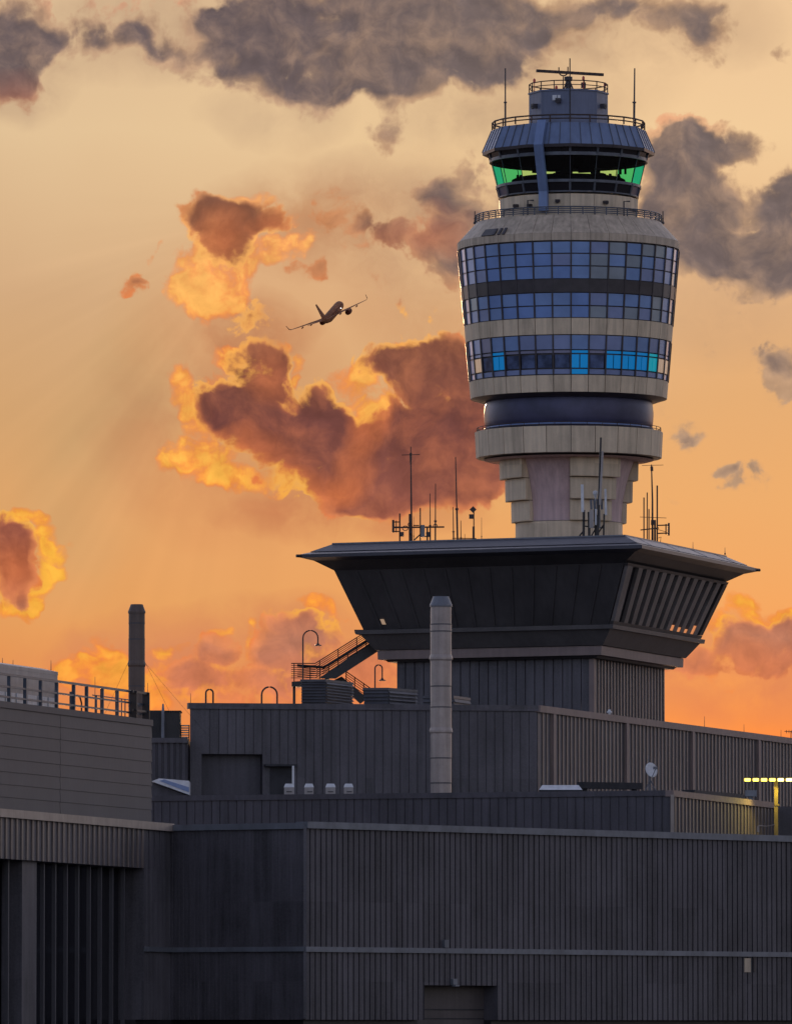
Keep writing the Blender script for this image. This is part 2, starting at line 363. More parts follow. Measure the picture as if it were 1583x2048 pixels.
    core = ramp(Yn, [(0.0, lin(98,86,90)), (.16, lin(104,90,92)), (.26, lin(134,84,64)), (.42, lin(130,78,62)), (.53, lin(110,64,61)), (.62, lin(136,78,68)), (.72, lin(158,84,62)), (.80, lin(184,120,96)), (.88, lin(208,122,88))])
    thin = ramp(Yn, [(0.0, lin(190,152,122)), (.16, lin(196,158,128)), (.26, lin(206,136,88)), (.42, lin(204,128,84)), (.53, lin(192,108,72)), (.66, lin(214,128,84)), (.8, lin(226,140,92)), (.9, lin(236,134,80))])
    glow = ramp(Yn, [(0.0, lin(240,170,130)), (.16, lin(242,176,132)), (.26, lin(254,186,106)), (.42, lin(255,182,88)), (.55, lin(255,182,80)), (.68, lin(255,190,66)), (.82, lin(255,176,66)), (.9, lin(253,148,62))])
    glow2 = ramp(Yn, [(0.0, lin(222,132,104)), (.25, lin(230,132,78)), (.42, lin(236,124,60)), (.55, lin(230,112,54)), (.70, lin(240,122,44)), (.85, lin(242,126,54))])
    # right hand clouds are cooler and greyer
    cool = sstep(.52, 1.0, X); cooly = math_('SUBTRACT', 1.0, sstep(.50, .68, Y)); cool = math_('MULTIPLY', cool, cooly)
    cool = math_('MAXIMUM', cool, math_('MULTIPLY', sstep(1.10, 1.28, X), math_('SUBTRACT', 1.0, sstep(1.0, 1.15, Y))))
    core = mixc(cool, core, lin(112, 98, 97)); thin = mixc(cool, thin, lin(190, 152, 120))
    n5 = noise(S2, 9.0, 5, .6, off=(5, 5, 0))
    relief = math_('SUBTRACT', n5, noise(vm('ADD', S2, (.014, -.018, 0)), 9.0, 5, .6, off=(5, 5, 0)))
    core = mixc(sstep(.35, .80, n5), core, mixc(.42, core, thin))
    VEIL = [(720,430,300,130,.8),(560,1330,420,130,1.0),(1480,1340,240,110,1.0),(1050,140,300,150,.5),(700,1030,260,60,.7),(520,660,110,80,.6),(850,620,160,130,.35),(1440,620,200,120,.3),(280,60,220,110,.6),(40,160,120,90,.7),(1350,60,220,90,.5),(560,230,150,60,.4),(150,1360,260,90,.5),(440,850,260,240,.45),(960,250,200,60,.3)]
    veil = math_('MULTIPLY', field(S2, VEIL), sstep(.12, .66, noise(S2, 5.0, 5, .6, off=(2, 9, 0))))
    c = mixc(math_('MINIMUM', math_('MULTIPLY', veil, .95), .85), sky, mixc(.35, thin, core))
    ab = sstep(.06, .82, densb)
    gl = mixc(sstep(.62, 1.30, math_('ADD', math_('MULTIPLY', Bs, .6), math_('ADD', math_('MULTIPLY', nf, 1.1), math_('MULTIPLY', puff, .4)))), glow2, glow)
    c = mixc(math_('MULTIPLY', ab, .92), c, gl)
    # rim light: thin outline just outside the dark mass, near the lit parts
    rimzone = sstep(.02, .45, field(vm('ADD', S, wa), [(430,540,260,230,.7),(420,860,230,220,.9),(600,720,200,90,1.0),(800,730,230,110,1.0),(750,830,120,110,.8),(50,1130,160,190,1.2),(350,1330,320,110,1.0),(560,1230,160,60,.7),(1480,1240,200,90,1.0),(1330,260,140,40,.5),(700,1020,260,90,.3)]))
    rim = math_('MULTIPLY', sstep(.02, .26, dens), math_('SUBTRACT', 1.0, sstep(.30, .80, dens)))
    soft = math_('SUBTRACT', 1.0, sstep(.20, .55, Y))
    ad = mixf(soft, sstep(.17, .56, dens), sstep(.02, .72, dens))
    edgec = mixc(math_('MULTIPLY', rimzone, .6), thin, glow2)
    Dm = math_('ADD', math_('MULTIPLY', Ds, .72), math_('MULTIPLY', dens, .28))
    body = mixc(sstep(.48, 1.18, Dm), mixc(sstep(.15, .62, Dm), edgec, thin), core)
    EMBER = [(470,930,130,70,.7),(570,985,150,45,.8),(720,840,50,80,.6),(440,480,70,70,.5),(560,450,60,40,.5),(830,480,110,45,.35),(900,450,60,50,.25),(540,760,50,60,.4),(700,950,60,60,.5),(20,1150,70,60,.5),(1500,1330,150,50,.6),(420,1350,100,50,.4),(700,1340,140,60,.5),(40,200,90,60,.6)]
    body = mixc(math_('MULTIPLY', field(S2, EMBER), .75), body, mixc(sstep(.1, .3, Y), lin(150, 105, 92), lin(214, 116, 66)))
    wisp = math_('MULTIPLY', sstep(-.05, .5, dens), .5)
    c = mixc(wisp, c, mixc(.45, thin, c))
    c = mixc(math_('MULTIPLY', ad, .97), c, body)
    c = mixc(math_('MULTIPLY', math_('MULTIPLY', rim, math_('MULTIPLY', rimzone, sstep(-.10, .12, nlow))), .62), c, glow)
    lit = math_('MULTIPLY', relief, math_('MULTIPLY', math_('MAXIMUM', ad, ab), .75))
    c = vm('SCALE', c); sc_n = c.node; L(math_('ADD', lit, 1.0), sc_n.inputs['Scale'])
    # dome: Nishita sky elsewhere, tinted to light the walls, sunset cloud sky round the sun
    nsk = N('ShaderNodeTexSky'); nsk.sky_type = 'NISHITA'; nsk.sun_disc = False
    nsk.sun_elevation = R(5.0); nsk.sun_rotation = R(-1.5); nsk.altitude = 50; nsk.dust_density = 2.0; nsk.ozone_density = 4.0
    bw = N('ShaderNodeRGBToBW'); L(nsk.outputs[0], bw.inputs[0])
    grey = vm('SCALE', (1.06, .97, 1.0)); L(bw.outputs[0], grey.node.inputs['Scale'])
    bg1 = N('ShaderNodeBackground'); sd_ = sstep(-.5, .9, sx.outputs[0]); tintn = mixc(sd_, (1.06, 1.06, 1.12, 1), (1.16, 1.06, 1.03, 1))  # added warmth in the unseen right sky, for light on side walls
    rn = N('ShaderNodeTexNoise'); rn.inputs['Scale'].default_value = 3.5; rn.inputs['Detail'].default_value = 3; L(d, rn.inputs['Vector'])
    tintn = mixc(sstep(.35, .65, rn.outputs['Fac']), vm('MULTIPLY', tintn, (.68, .74, .86)), vm('MULTIPLY', tintn, (1.30, 1.22, 1.14)))  # mottling added out of view to vary light on glass and walls
    L(vm('MULTIPLY', mixc(.70, nsk.outputs[0], grey), tintn), bg1.inputs[0]); bg1.inputs[1].default_value = .15
    bg2 = N('ShaderNodeBackground'); L(c, bg2.inputs[0]); bg2.inputs[1].default_value = 2**-EXPO
    azm = math_('DIVIDE', sx.outputs[1], math_('MAXIMUM', vm('LENGTH', vm('MULTIPLY', d, (1, 1, 0))), .001))
    win = math_('MULTIPLY', sstep(.72, .97, azm), math_('SUBTRACT', 1.0, sstep(.18, .40, sx.outputs[2])))
    ms = N('ShaderNodeMixShader'); L(win, ms.inputs[0]); L(bg1.outputs[0], ms.inputs[1]); L(bg2.outputs[0], ms.inputs[2])
    out = N('ShaderNodeOutputWorld'); L(ms.outputs[0], out.inputs[0])
    w.cycles.sampling_method = 'MANUAL'; w.cycles.sample_map_resolution = 256
make_world()
sun = bpy.data.lights.new('sun', 'SUN'); sun.energy = 2.0; sun.angle = R(.6); sun.color = (1.0, .58, .30)
suno = bpy.data.objects.new('sun', sun); COL.objects.link(suno)
sd = Vector((math.sin(R(-1.5))*math.cos(R(5.0)), math.cos(R(-1.5))*math.cos(R(5.0)), math.sin(R(5.0))))
suno.rotation_euler = sd.to_track_quat('Z', 'Y').to_euler()
scene.view_settings.view_transform = 'Standard'; scene.view_settings.look = 'None'
scene.view_settings.exposure = EXPO; scene.view_settings.gamma = 1.0
try: scene.cycles.max_bounces = 6; scene.cycles.transparent_max_bounces = 12
except Exception: pass
# ------------------------------------------------------------------ ground
g = MB(); g.add([V2(-9000, -9000), V2(9000, -9000), V2(9000, 20000), V2(-9000, 20000)], [[0, 1, 2, 3]])
tag(g.build('ground', M['asphalt']), kind='structure')

# ------------------------------------------------------------------ ribbed buildings
def ribbed(a, b, pitch, depth, groove):
    """plan points from a to b (b excluded) with grooves cut to the inside (left to right seen from outside)"""
    a, b = V2(a.x, a.y), V2(b.x, b.y)
    d = b - a; L = d.length; d.normalize(); inw = Vector((-d.y, d.x, 0))
    n = max(1, int(round(L/pitch))); p = L/n; gw = p*groove; pts = []
    for i in range(n):
        s = i*p
        pts += [a + d*s, a + d*(s + p - gw)]
        pts += [a + d*(s + p - gw*.85) + inw*depth, a + d*(s + p - gw*.15) + inw*depth]
    return pts
def fins(mb, a, b, z0, z1, pitch, w, d, s0=0.0, s1=0.0, mi=1):
    a, b = V2(a.x, a.y), V2(b.x, b.y); dv = b - a; L = dv.length - s0 - s1; dv.normalize(); i = inward(a, b, 1)
    n = max(1, int(round(L/pitch)))
    for k in range(n):
        c = a + dv*(s0 + (k + .5)*L/n); ww = w*random.uniform(.85, 1.15)
        p = [c - dv*ww/2 - i*d, c + dv*ww/2 - i*d, c + dv*ww/2 + i*.01, c - dv*ww/2 + i*.01]
        mb.hexa([q + Vector((0, 0, z0)) for q in p], [q + Vector((0, 0, z1)) for q in p], mi)
    return mb
def plan(edges):
    """edges: list of (point, style or None); style = (pitch, depth, groove)"""
    out = []
    for i, (p, st) in enumerate(edges):
        q = edges[(i + 1) % len(edges)][0]
        if st: out += ribbed(p, q, *st)
        else: out.append(V2(p.x, p.y))
    return out
def slab(mb, pts, z0, z1, mi=0):
    return mb.hexa([V2(p.x, p.y) + Vector((0, 0, z0)) for p in pts], [V2(p.x, p.y) + Vector((0, 0, z1)) for p in pts], mi)
def inward(a, b, k):
    d = V2(b.x - a.x, b.y - a.y).normalized(); return Vector((-d.y, d.x, 0))*k
def coping(mb, a, b, z, w, h, proud, e0=0.0, e1=0.0, mi=0):
    """cap bar along wall top a-b, standing proud of the wall face"""
    a, b = V2(a.x, a.y), V2(b.x, b.y); d = (b - a).normalized(); i = inward(a, b, 1)
    a = a - d*e0; b = b + d*e1
    p = [a - i*proud, b - i*proud, b + i*(w - proud), a + i*(w - proud)]
    return mb.hexa([q + Vector((0, 0, z - h)) for q in p], [q + Vector((0, 0, z)) for q in p], mi)

# ---- plan of the lower hangar
zA = at(340, 1648, 430).z
A = at(340, 1648, 430)
L0 = at_z(0, 1618, zA); dl = (L0 - A).normalized(); L0 = A + dl*((L0 - A).length*1.25)
C = at_z(610, 1643.5, zA)
D = at_z(1583, 1672, zA); D = D + (D - C).normalized()*4
# upper left building
UB = at(303, 1440, 440); UL = at_z(0, 1402, UB.z); du = (UL - UB).normalized(); UL = UB + du*((UL - UB).length*1.2)
bk = Vector((-.96, .28, 0))
# set back step
SC = at(1342, 1581, 460); SL = at_z(303, 1592, SC.z); SL0 = SC + (SL - SC)*1.06
SR = at_z(1550, 1606, SC.z)
SR2 = SR + Vector((9, .6, 0))
# middle block
ML = at(380, 1406, 485); MC = at_z(1075, 1411, ML.z); MR = at_z(1583, 1477, ML.z); MR = MR + (MR - MC).normalized()*8

def inset_pt(p, dx, dy): return Vector((p.x + dx, p.y + dy, p.z))
hang = thing('ribbed_hangar', 'long dark ribbed metal hangar across the bottom with a pale coping', 'hangar', (C.x, C.y, 0))
back = [V2(D.x + 1, SR2.y - .3), V2(SR2.x, SR2.y - .3), V2(SR.x + .2, SR.y - .3), V2(SC.x + .1, SC.y - .25), V2(SL0.x, SL0.y - .25), V2(UB.x + .25, UB.y + 4), V2(UB.x + .25, UB.y - .3), V2(UL.x + .3, UL.y - .3)]
rib_big = (.445, .20, .25); rib_fine = (.24, .03, .35)
zc = zA - .28
ztop = lambda py, p: at(610, py, p.y).z
z_dado = at(610, 1897.5, C.y).z
z_base = at(610, 2040, C.y).z
z_lint = at(848, 1971, on_line(848, 1971, C, D)).z
z_band = at(288, 1737, on_line(288, 1737, L0, A)).z
# left opening and the doorway in the long wall
Fo = on_line(288, 1900, L0, A); pO = at(288, 1900, Fo); pO = V2(pO.x, pO.y)
q0 = on_line(848, 2000, C, D); q1 = on_line(995, 2000, C, D)
Q0, Q1 = at(848, 2000, q0), at(995, 2000, q1)
iF = inward(L0, A, 1); iD = inward(C, D, 1)
wall = MB()
slab(wall, plan([(L0, None), (pO, rib_fine), (A, rib_fine), (C, rib_big), (Q0, rib_big), (Q1, rib_big), (D, None)] + [(p, None) for p in back]), z_band, zc)
slab(wall, plan([(L0 + iF*1.6, None), (pO + iF*1.6, None), (pO, rib_fine), (A, rib_fine), (C, rib_big), (Q0, rib_big), (Q1, rib_big), (D, None)] + [(p, None) for p in back]), z_lint, z_band - .002)
slab(wall, plan([(L0 + iF*1.6, None), (pO + iF*1.6, None), (pO, rib_fine), (A, rib_fine), (C, rib_big), (Q0, None), (Q0 + iD*1.3, None), (Q1 + iD*1.3, None), (Q1, rib_big), (D, None)] + [(p, None) for p in back]), z_base, z_lint - .002)
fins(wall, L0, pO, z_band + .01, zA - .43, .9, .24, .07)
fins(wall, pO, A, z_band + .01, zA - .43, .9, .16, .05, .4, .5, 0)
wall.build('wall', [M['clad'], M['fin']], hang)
pl = MB()
slab(pl, plan([(L0 + iF*1.7, None), (pO + iF*1.7, None), (pO + iF*.5, None), (A + Vector((.3, .5, 0)), None), (C + Vector((-.1, .5, 0)), None), (Q0 + iD*.5, None), (Q0 + iD*1.4, None), (Q1 + iD*1.4, None), (Q1 + iD*.5, None), (D + iD*.5, None)] + [(p, None) for p in back]), 0, z_base - .002)
pl.build('plinth', M['black'], hang)
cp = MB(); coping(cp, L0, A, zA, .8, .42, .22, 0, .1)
o = cp.build('coping', M['coping_w'], hang); tag(o, 'coping over the left bay, sunlight painted in as tan')  # tan copy of the grey coping carries the warm light
cp = MB(); coping(cp, A, C, zA - .06, .8, .33, .16, 0, 0); coping(cp, C, D, zA, .9, .36, .2, .0, 0)
k0 = on_line(1545, 1668, C, D)
cp.build('coping', M['coping'], hang)
# separate raised length of coping near the right end with a bent pipe
dado = MB(); e = .16
coping(dado, pO, A, z_dado + .1, .2, .26, e, 0, 0); coping(dado, A, C, z_dado + .1, .2, .26, e, -.16, 0); coping(dado, C, D, z_dado + .1, .2, .28, e, .1, 0)
dado.build('dado_rail', M['coping'], hang)
# corner strip between the fine and the coarse ribs
st = MB(); st.box((C.x, C.y - .02, (z_base + zc)/2), .16, .16, zc - z_base - .1); st.build('corner_trim', M['clad'], hang)
# glazed bay on the left
bay = MB()
b0, b1 = L0 + iF*1.45, pO + iF*1.45
p = [b0, b1, b1 + iF*.1, b0 + iF*.1]
bay.hexa([q.xy.to_3d() + Vector((0, 0, .3)) for q in p], [q.xy.to_3d() + Vector((0, 0, z_band - .01)) for q in p])
hd = bay.build('hangar_door', M['glassdark'], hang)
dF = (A - L0).xy.to_3d().normalized()
for x in (-60, -14, 10, 34, 105, 128, 151, 174, 197, 219, 242, 265):
    yy = on_line(x, 1900, L0, A); q = at(x, 1900, yy); q = V2(q.x, q.y) + iF*.55
    b = MB(); b.bar(q + Vector((0, 0, .3)), q + Vector((0, 0, z_band - .01)), .2, .16, up=dF); b.build('mullion', M['lap'], hd)
q0_ = at(55, 1900, on_line(55, 1900, L0, A)); q1_ = at(84, 1900, on_line(84, 1900, L0, A))
b = MB(); p = [V2(q0_.x, q0_.y) + iF*.3, V2(q1_.x, q1_.y) + iF*.3, V2(q1_.x, q1_.y) + iF*1.4, V2(q0_.x, q0_.y) + iF*1.4]
slab(b, p, .3, z_band - .01); b.build('pillar', M['clad'], hang)
# doorway in the long wall
dd = (D - C).xy.to_3d().normalized()
b = MB(); p = [V2(Q0.x, Q0.y) + iD*1.0 + dd*.02, V2(Q1.x, Q1.y) + iD*1.0 - dd*.02, V2(Q1.x, Q1.y) + iD*1.28 - dd*.02, V2(Q0.x, Q0.y) + iD*1.28 + dd*.02]
slab(b, p, .1, z_lint - .01); dr = b.build('roller_door', M['clad_r'], hang)
b = MB()
for i in range(14):
    zz = .6 + i*.5
    if zz > z_lint - .2: break
    c0 = V2(Q0.x, Q0.y) + iD*.985 + dd*.05; c1 = V2(Q1.x, Q1.y) + iD*.985 - dd*.05
    b.bar(c0 + Vector((0, 0, zz)), c1 + Vector((0, 0, zz)), .03, .06)
b.build('slat', M['dark'], dr)
for nm, x, y, w_, h_, key, lb in (('wall_lamp', 905, 1964, .36, .32, 'coping', None), ('junction_box', 888, 1888, .34, .42, 'coping', None), ('patch_panel', 1493, 1931, .56, .8, 'cream_d', 'pale patch panel on the ribs'), ('patch_panel', 1508, 1931, .2, .8, 'clad_r', None)):
    yy = on_line(x, y, C, D); q = at(x, y, yy); q = q - iD*(.09 if nm != 'patch_panel' else .03)
    b = MB(); b.box(q, w_, .2 if nm != 'patch_panel' else .05, h_, math.atan2(dd.y, dd.x))
    if nm == 'wall_lamp': b.box(q + Vector((.1, -.12, -.22)), .34, .25, .08, math.atan2(dd.y, dd.x))
    o = b.build(nm, M[key], hang)
    if lb: tag(o, lb)
q = at(1516, 1664, on_line(1516, 1664, C, D)) + Vector((0, .3, 0))
b = MB(); b.tube([q, q + Vector((0, 0, .32)), q + Vector((.05, 0, .36)), q + Vector((.5, 0, .33)), q + Vector((.95, 0, .42))], [.07, .07, .05, .025, .03], 6)
b.build('bent_pipe', M['coping_w'], hang)

# ---- upper left building with lap panels
lapb = thing('panel_clad_block', 'grey building with horizontal lap panels at left, railing on its roof', 'building', (UB.x, UB.y, 0))
zU = UB.z
b = MB(); n_l = 13; iU = inward(UL, UB, 1)
zlo = zA - 3.0; hh = (zU - .35 - zlo)/n_l
U2, U1 = UB + bk*15, UL + bk*15
slab(b, [UL + iU*.12, UB + iU*.12, V2(U2.x, U2.y), V2(U1.x, U1.y)], 0, zU - .05)
b.build('core_wall', M['clad_f'], lapb)
b = MB(); joint = at(120, 1500, on_line(120, 1500, UL, UB)); joint = V2(joint.x, joint.y); du_ = (UB - UL).xy.to_3d().normalized()
for seg in ((V2(UL.x, UL.y), joint - du_*.03), (joint + du_*.03, V2(UB.x, UB.y))):
    for i in range(n_l):
        z0 = zlo + i*hh; a_, c_ = seg
        bt = [a_ - iU*.035, c_ - iU*.035, c_ + iU*.11, a_ + iU*.11]; tp = [a_, c_, c_ + iU*.11, a_ + iU*.11]
        b.hexa([q + Vector((0, 0, z0 + .012)) for q in bt], [q + Vector((0, 0, z0 + hh)) for q in tp])
b.build('lap_siding', M['lap'], lapb)
b = MB(); coping(b, UL, UB, zU, .5, .34, .08, 0, .05); b.build('coping', M['lap'], lapb)

# ---- set back step
step = thing('setback_block', 'low dark ribbed block stepping back above the hangar coping', 'building', (SC.x, SC.y, 0))
zS = SC.z
rib_s = (.53, .05, .14); rib_d1 = None
Mi = inward(ML, MC, 1)
p = [(SL0, rib_s), (SC, rib_d1), (SR, None), (SR + Vector((.15, .9, 0)), None), (SR2 + Vector((0, .9, 0)), None), (V2(MR.x + .5, MR.y - .5), None), (V2(MC.x + .2, MC.y - .25), None), (V2(ML.x - .1, ML.y - .25), None), (V2(SL0.x, 482.0), None)]
b = MB(); slab(b, plan(p), 0, zS - .2); fins(b, SC, SR, .5, zS - .38, .86, .2, .07, .3); b.build('wall', [M['clad_f'], M['fin']], step)
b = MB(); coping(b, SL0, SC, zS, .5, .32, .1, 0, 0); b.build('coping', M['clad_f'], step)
b = MB(); coping(b, SC, SR, zS, .5, .36, .16, .1, .1); tag(b.build('coping', M['plinth'], step), 'receding side coping, warm light painted in as pink')  # pink material paints the side light here
b = MB(); b.box((SC.x + .05, SC.y - .04, zS/2), .22, .22, zS - .5); b.build('corner_trim', M['coping_w'], step)
roofS = zS - .2

# ---- middle block
mid = thing('upper_ribbed_block', 'dark ribbed upper block with a recessed bay, below the flared cab', 'building', (MC.x, MC.y, 0))
zM = ML.z; Mi = inward(ML, MC, 1); dM = (MC - ML).xy.to_3d().normalized(); dR = (MR - MC).xy.to_3d().normalized(); iR = inward(MC, MR, 1)
rib_m = (.535, .06, .12); rib_mr = None
g0 = at(403, 1550, on_line(403, 1550, ML, MC)); g1 = at(525, 1550, on_line(525, 1550, ML, MC)); zg = at(403, 1508, g0.y).z
mb_ = [V2(MR.x - 5, MR.y + 20), V2(MC.x - 9, MC.y + 70 - 4), V2(ML.x, MC.y + 50)]
mb_ = [V2(MR.x - 1, MR.y + 6), V2(MC.x + 14, 562), V2(ML.x, 562)]
b = MB()
slab(b, plan([(ML, None), (g0, rib_m), (g1, rib_m), (MC, rib_mr), (MR, None)] + [(q, None) for q in mb_]), zg, zM - .3)
slab(b, plan([(ML, None), (g0, None), (g0 + Mi*1.1, None), (g1 + Mi*1.1, None), (g1, rib_m), (MC, rib_mr), (MR, None)] + [(q, None) for q in mb_]), 0, zg - .002)
fins(b, MC, MR, roofS + .01, zM - .44, .84, .18, .07, .5)
b.build('wall', [M['clad'], M['fin']], mid)
b = MB(); p = [g0 + Mi*.8 + dM*.02, g1 + Mi*.8 - dM*.02, g1 + Mi*1.08 - dM*.02, g0 + Mi*1.08 + dM*.02]
slab(b, p, 0, zg - .01); b.build('bay_door', M['clad_f'], mid)
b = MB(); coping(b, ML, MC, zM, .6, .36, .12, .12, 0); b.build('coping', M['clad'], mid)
b = MB(); coping(b, MC, MR, zM, .6, .42, .2, .1, 0); tag(b.build('coping', M['plinth'], mid), 'receding side coping, warm light painted in as pink')  # side light put into the colour, front coping stays dark
for x in (1103, 1249, 1381, 1513):
    yy = on_line(x, 1500, MC, MR); q = at(x, 1500, yy); q = V2(q.x, q.y) - iR*.1
    zb = roofS + .02
    b = MB(); b.bar(q + Vector((0, 0, zb)), q + Vector((0, 0, zM - .43)), .22, .5, up=dR); b.build('downpipe', M['plinth'], mid)
# door with a canopy
q0 = at(540, 1588, on_line(540, 1588, ML, MC)); q1 = at(586, 1588, on_line(586, 1588, ML, MC)); zt = at(540, 1535, q0.y).z
b = MB(); p = [q0 - Mi*.08, q1 - Mi*.08, q1 - Mi*.01, q0 - Mi*.01]; slab(b, p, roofS + .01, zt); b.build('door', M['dark'], mid)
q0 = at(527, 1535, q0.y); b = MB(); p = [q0 - Mi*.7, q1 + dM*.15 - Mi*.7, q1 + dM*.15 - Mi*.01, q0 - Mi*.01]; slab(b, p, zt + .05, zt + .18); b.build('door_canopy', M['dark'], mid)
roofM = zM - .3

# ---- low ribbed wall in the gap
q0, q1 = at(292, 1476, 482.6), at(379, 1478, 482.8); zN = q0.z
gap = thing('gap_block', 'narrow ribbed block in the gap left of the upper ribbed block', 'building', (q0.x, q0.y, 0))
b = MB(); slab(b, plan([(V2(q0.x, q0.y), (.36, .1, .4)), (V2(q1.x - .12, q1.y), None), (V2(q1.x - .12, 498), None), (V2(q0.x, 498), None)]), 0, zN - .3); b.build('wall', M['clad_f'], gap)
b = MB(); slab(b, [V2(q0.x, q0.y - .15), V2(q1.x - .12, q1.y - .15), V2(q1.x - .12, 498), V2(q0.x, 498)], zN - .298, zN); b.build('coping', M['clad'], gap)
# boxes behind its edge
def px_box(name, label, cat, x0, x1, yt, Y, dep, zb, mkey, group=None, ybot=None):
    a = at(x0, yt, Y); c = at(x1, yt, Y)
    t = thing(name, label, cat, ((a.x + c.x)/2, Y + dep/2, zb), group)
    return t, a.x, c.x, a.z
t, xa, xb, z = px_box('plant_box', 'tall dark plant box in the gap right of the rear chimney', 'plant box', 296, 326, 1421, 487, 2.5, zN, 'black')
b = MB(); b.hexa([Vector((xa, 487, zN)), Vector((xb, 487, zN)), Vector((xb, 489.5, zN)), Vector((xa, 489.5, zN))], [Vector((xa, 487, z)), Vector((xb, 487, z)), Vector((xb, 489.5, z)), Vector((xa, 489.5, z))]); b.build('casing', M['black'], t)
b = MB()
for i in range(6): b.box((xa + (i + .5)*(xb - xa)/6, 486.97, (z + zN)/2), .06, .05, z - zN - .1)
b.build('panel_rib', M['dark'], t)
t, xa, xb, z = px_box('plant_box', 'square dark plant box beside the small louvre screen', 'plant box', 328, 360, 1424, 487, 2.5, zN, 'black')
b = MB(); b.hexa([Vector((xa, 487, zN)), Vector((xb, 487, zN)), Vector((xb, 489.5, zN)), Vector((xa, 489.5, zN))], [Vector((xa, 487, z)), Vector((xb, 487, z)), Vector((xb, 489.5, z)), Vector((xa, 489.5, z))]); b.build('casing', M['black'], t)
b = MB(); b.hexa([Vector((xa - .06, 486.9, z)), Vector((xb + .06, 486.9, z)), Vector((xb + .06, 489.6, z)), Vector((xa - .06, 489.6, z))], [Vector((xa - .06, 486.9, z + .08)), Vector((xb + .06, 486.9, z + .08)), Vector((xb + .06, 489.6, z + .08)), Vector((xa - .06, 489.6, z + .08))]); b.build('lid', M['dark'], t)
q = at(326, 1480, 486.6); zt = at(326, 1408, 486.6).z
b = MB(); b.tube([Vector((q.x, 486.4, zN)), Vector((q.x, 486.4, zt - .7)), Vector((q.x, 486.4, zt))], [.12, .1, .05], 8)
tag(b.build('vent_pipe', M['coping']), 'pale upright pipe between two dark plant boxes', 'pipe')
t, xa, xb, z = px_box('louvre_screen', 'small open louvre screen against the orange sky in the gap', 'louvre', 360.5, 379, 1450, 488, .4, zN, 'black')
b = MB()
for i in range(7):
    zz = zN + .05 + (z - zN)*i/7.0
    b.add([Vector((xa, 488, zz)), Vector((xb, 488, zz)), Vector((xb, 488.25, zz + .07)), Vector((xa, 488.25, zz + .07)), Vector((xa, 488, zz + .03)), Vector((xb, 488, zz + .03)), Vector((xb, 488.25, zz + .10)), Vector((xa, 488.25, zz + .10))], [[0, 1, 2, 3], [4, 5, 6, 7], [0, 1, 5, 4], [2, 3, 7, 6], [0, 3, 7, 4], [1, 2, 6, 5]])
b.build('blade', M['black'], t)
b = MB(); b.box((xa + .03, 488.12, (z + zN)/2), .06, .22, z - zN); b.box((xb - .03, 488.12, (z + zN)/2), .06, .22, z - zN); b.build('side_frame', M['black'], t)
# white sloping rooflight
a0, a1, a2, a3 = at(303, 1563, 474), at(318, 1557, 474), at(378, 1562, 474.), at(378, 1590, 474.)
rl = thing('rooflight', 'white sloping wedge rooflight in the gap beside the grey lap panels', 'rooflight', (a2.x, 474, roofS))
b = MB(); yo = Vector((0, 3.2, 0))
b.hexa([a0, a3, a2, a1], [a0 + yo, a3 + yo, a2 + yo, a1 + yo]); b.build('glazing', M['white'], rl)
m0 = a0 + (a1 - a0)*.35; b = MB(); b.hexa([m0 + Vector((.3, -.04, -.03)), at(378, 1585, 474) + Vector((0, -.04, 0)), at(378, 1575, 474) + Vector((0, -.04, 0)), m0 + Vector((.6, -.04, .05))], [m0 + Vector((.3, -.005, -.03)), at(378, 1585, 474) + Vector((0, -.005, 0)), at(378, 1575, 474) + Vector((0, -.005, 0)), m0 + Vector((.6, -.005, .05))]); b.build('glazing_strip', M['duct'], rl)
bq = a3.x - .02; zz = a3.z
b = MB(); b.hexa([Vector((a0.x + .1, 474.4, roofS)), Vector((bq, 474.4, roofS)), Vector((bq, 477, roofS)), Vector((a0.x + .1, 477, roofS))], [Vector((a0.x + .1, 474.4, a0.z - .05)), Vector((bq, 474.4, zz - .05)), Vector((bq, 477, zz - .05)), Vector((a0.x + .1, 477, a0.z - .05))]); b.build('curb', M['clad_f'], rl)
# ------------------------------------------------------------------ flared cab building
K = at(1283, 1093, 512); zE = K.z
FL = at_z(600, 1112, zE); BR = at_z(1513, 1140, zE)
uV = (FL - K); Lu = uV.length; uV.normalize(); vV = (BR - K); Lv = vV.length; vV.normalize()
def P(e, z, s=None):
    """corners FL, FR, BR, BL of the square inset by e at height z"""
    o = [K + uV*(Lu - e) + vV*e, K + uV*e + vV*e, K + uV*e + vV*(Lv - e), K + uV*(Lu - e) + vV*(Lv - e)]
    return [V2(q.x, q.y) + Vector((0, 0, z)) for q in o]
kz = lambda v: EYE + v/15800.0
zT, zSo, zWb, zLb, zPb = kz(509000), kz(480500), kz(419000), kz(398000), kz(388000)
cab = thing('flared_cab_building', 'dark building flaring out to a broad flat square roof below the tower', 'building', (K.x - 9, K.y + 12, roofM))
def loft(mb, rings, cap=True, mi=0):
    vs = [q for r in rings for q in r]; n = len(rings[0]); fs = []
    for i in range(len(rings) - 1):
        for k in range(n): fs.append([i*n + k, i*n + (k+1) % n, (i+1)*n + (k+1) % n, (i+1)*n + k])
    if cap: fs.append(list(range(n))[::-1]); fs.append([(len(rings)-1)*n + k for k in range(n)])
    return mb.add(vs, fs, mi)
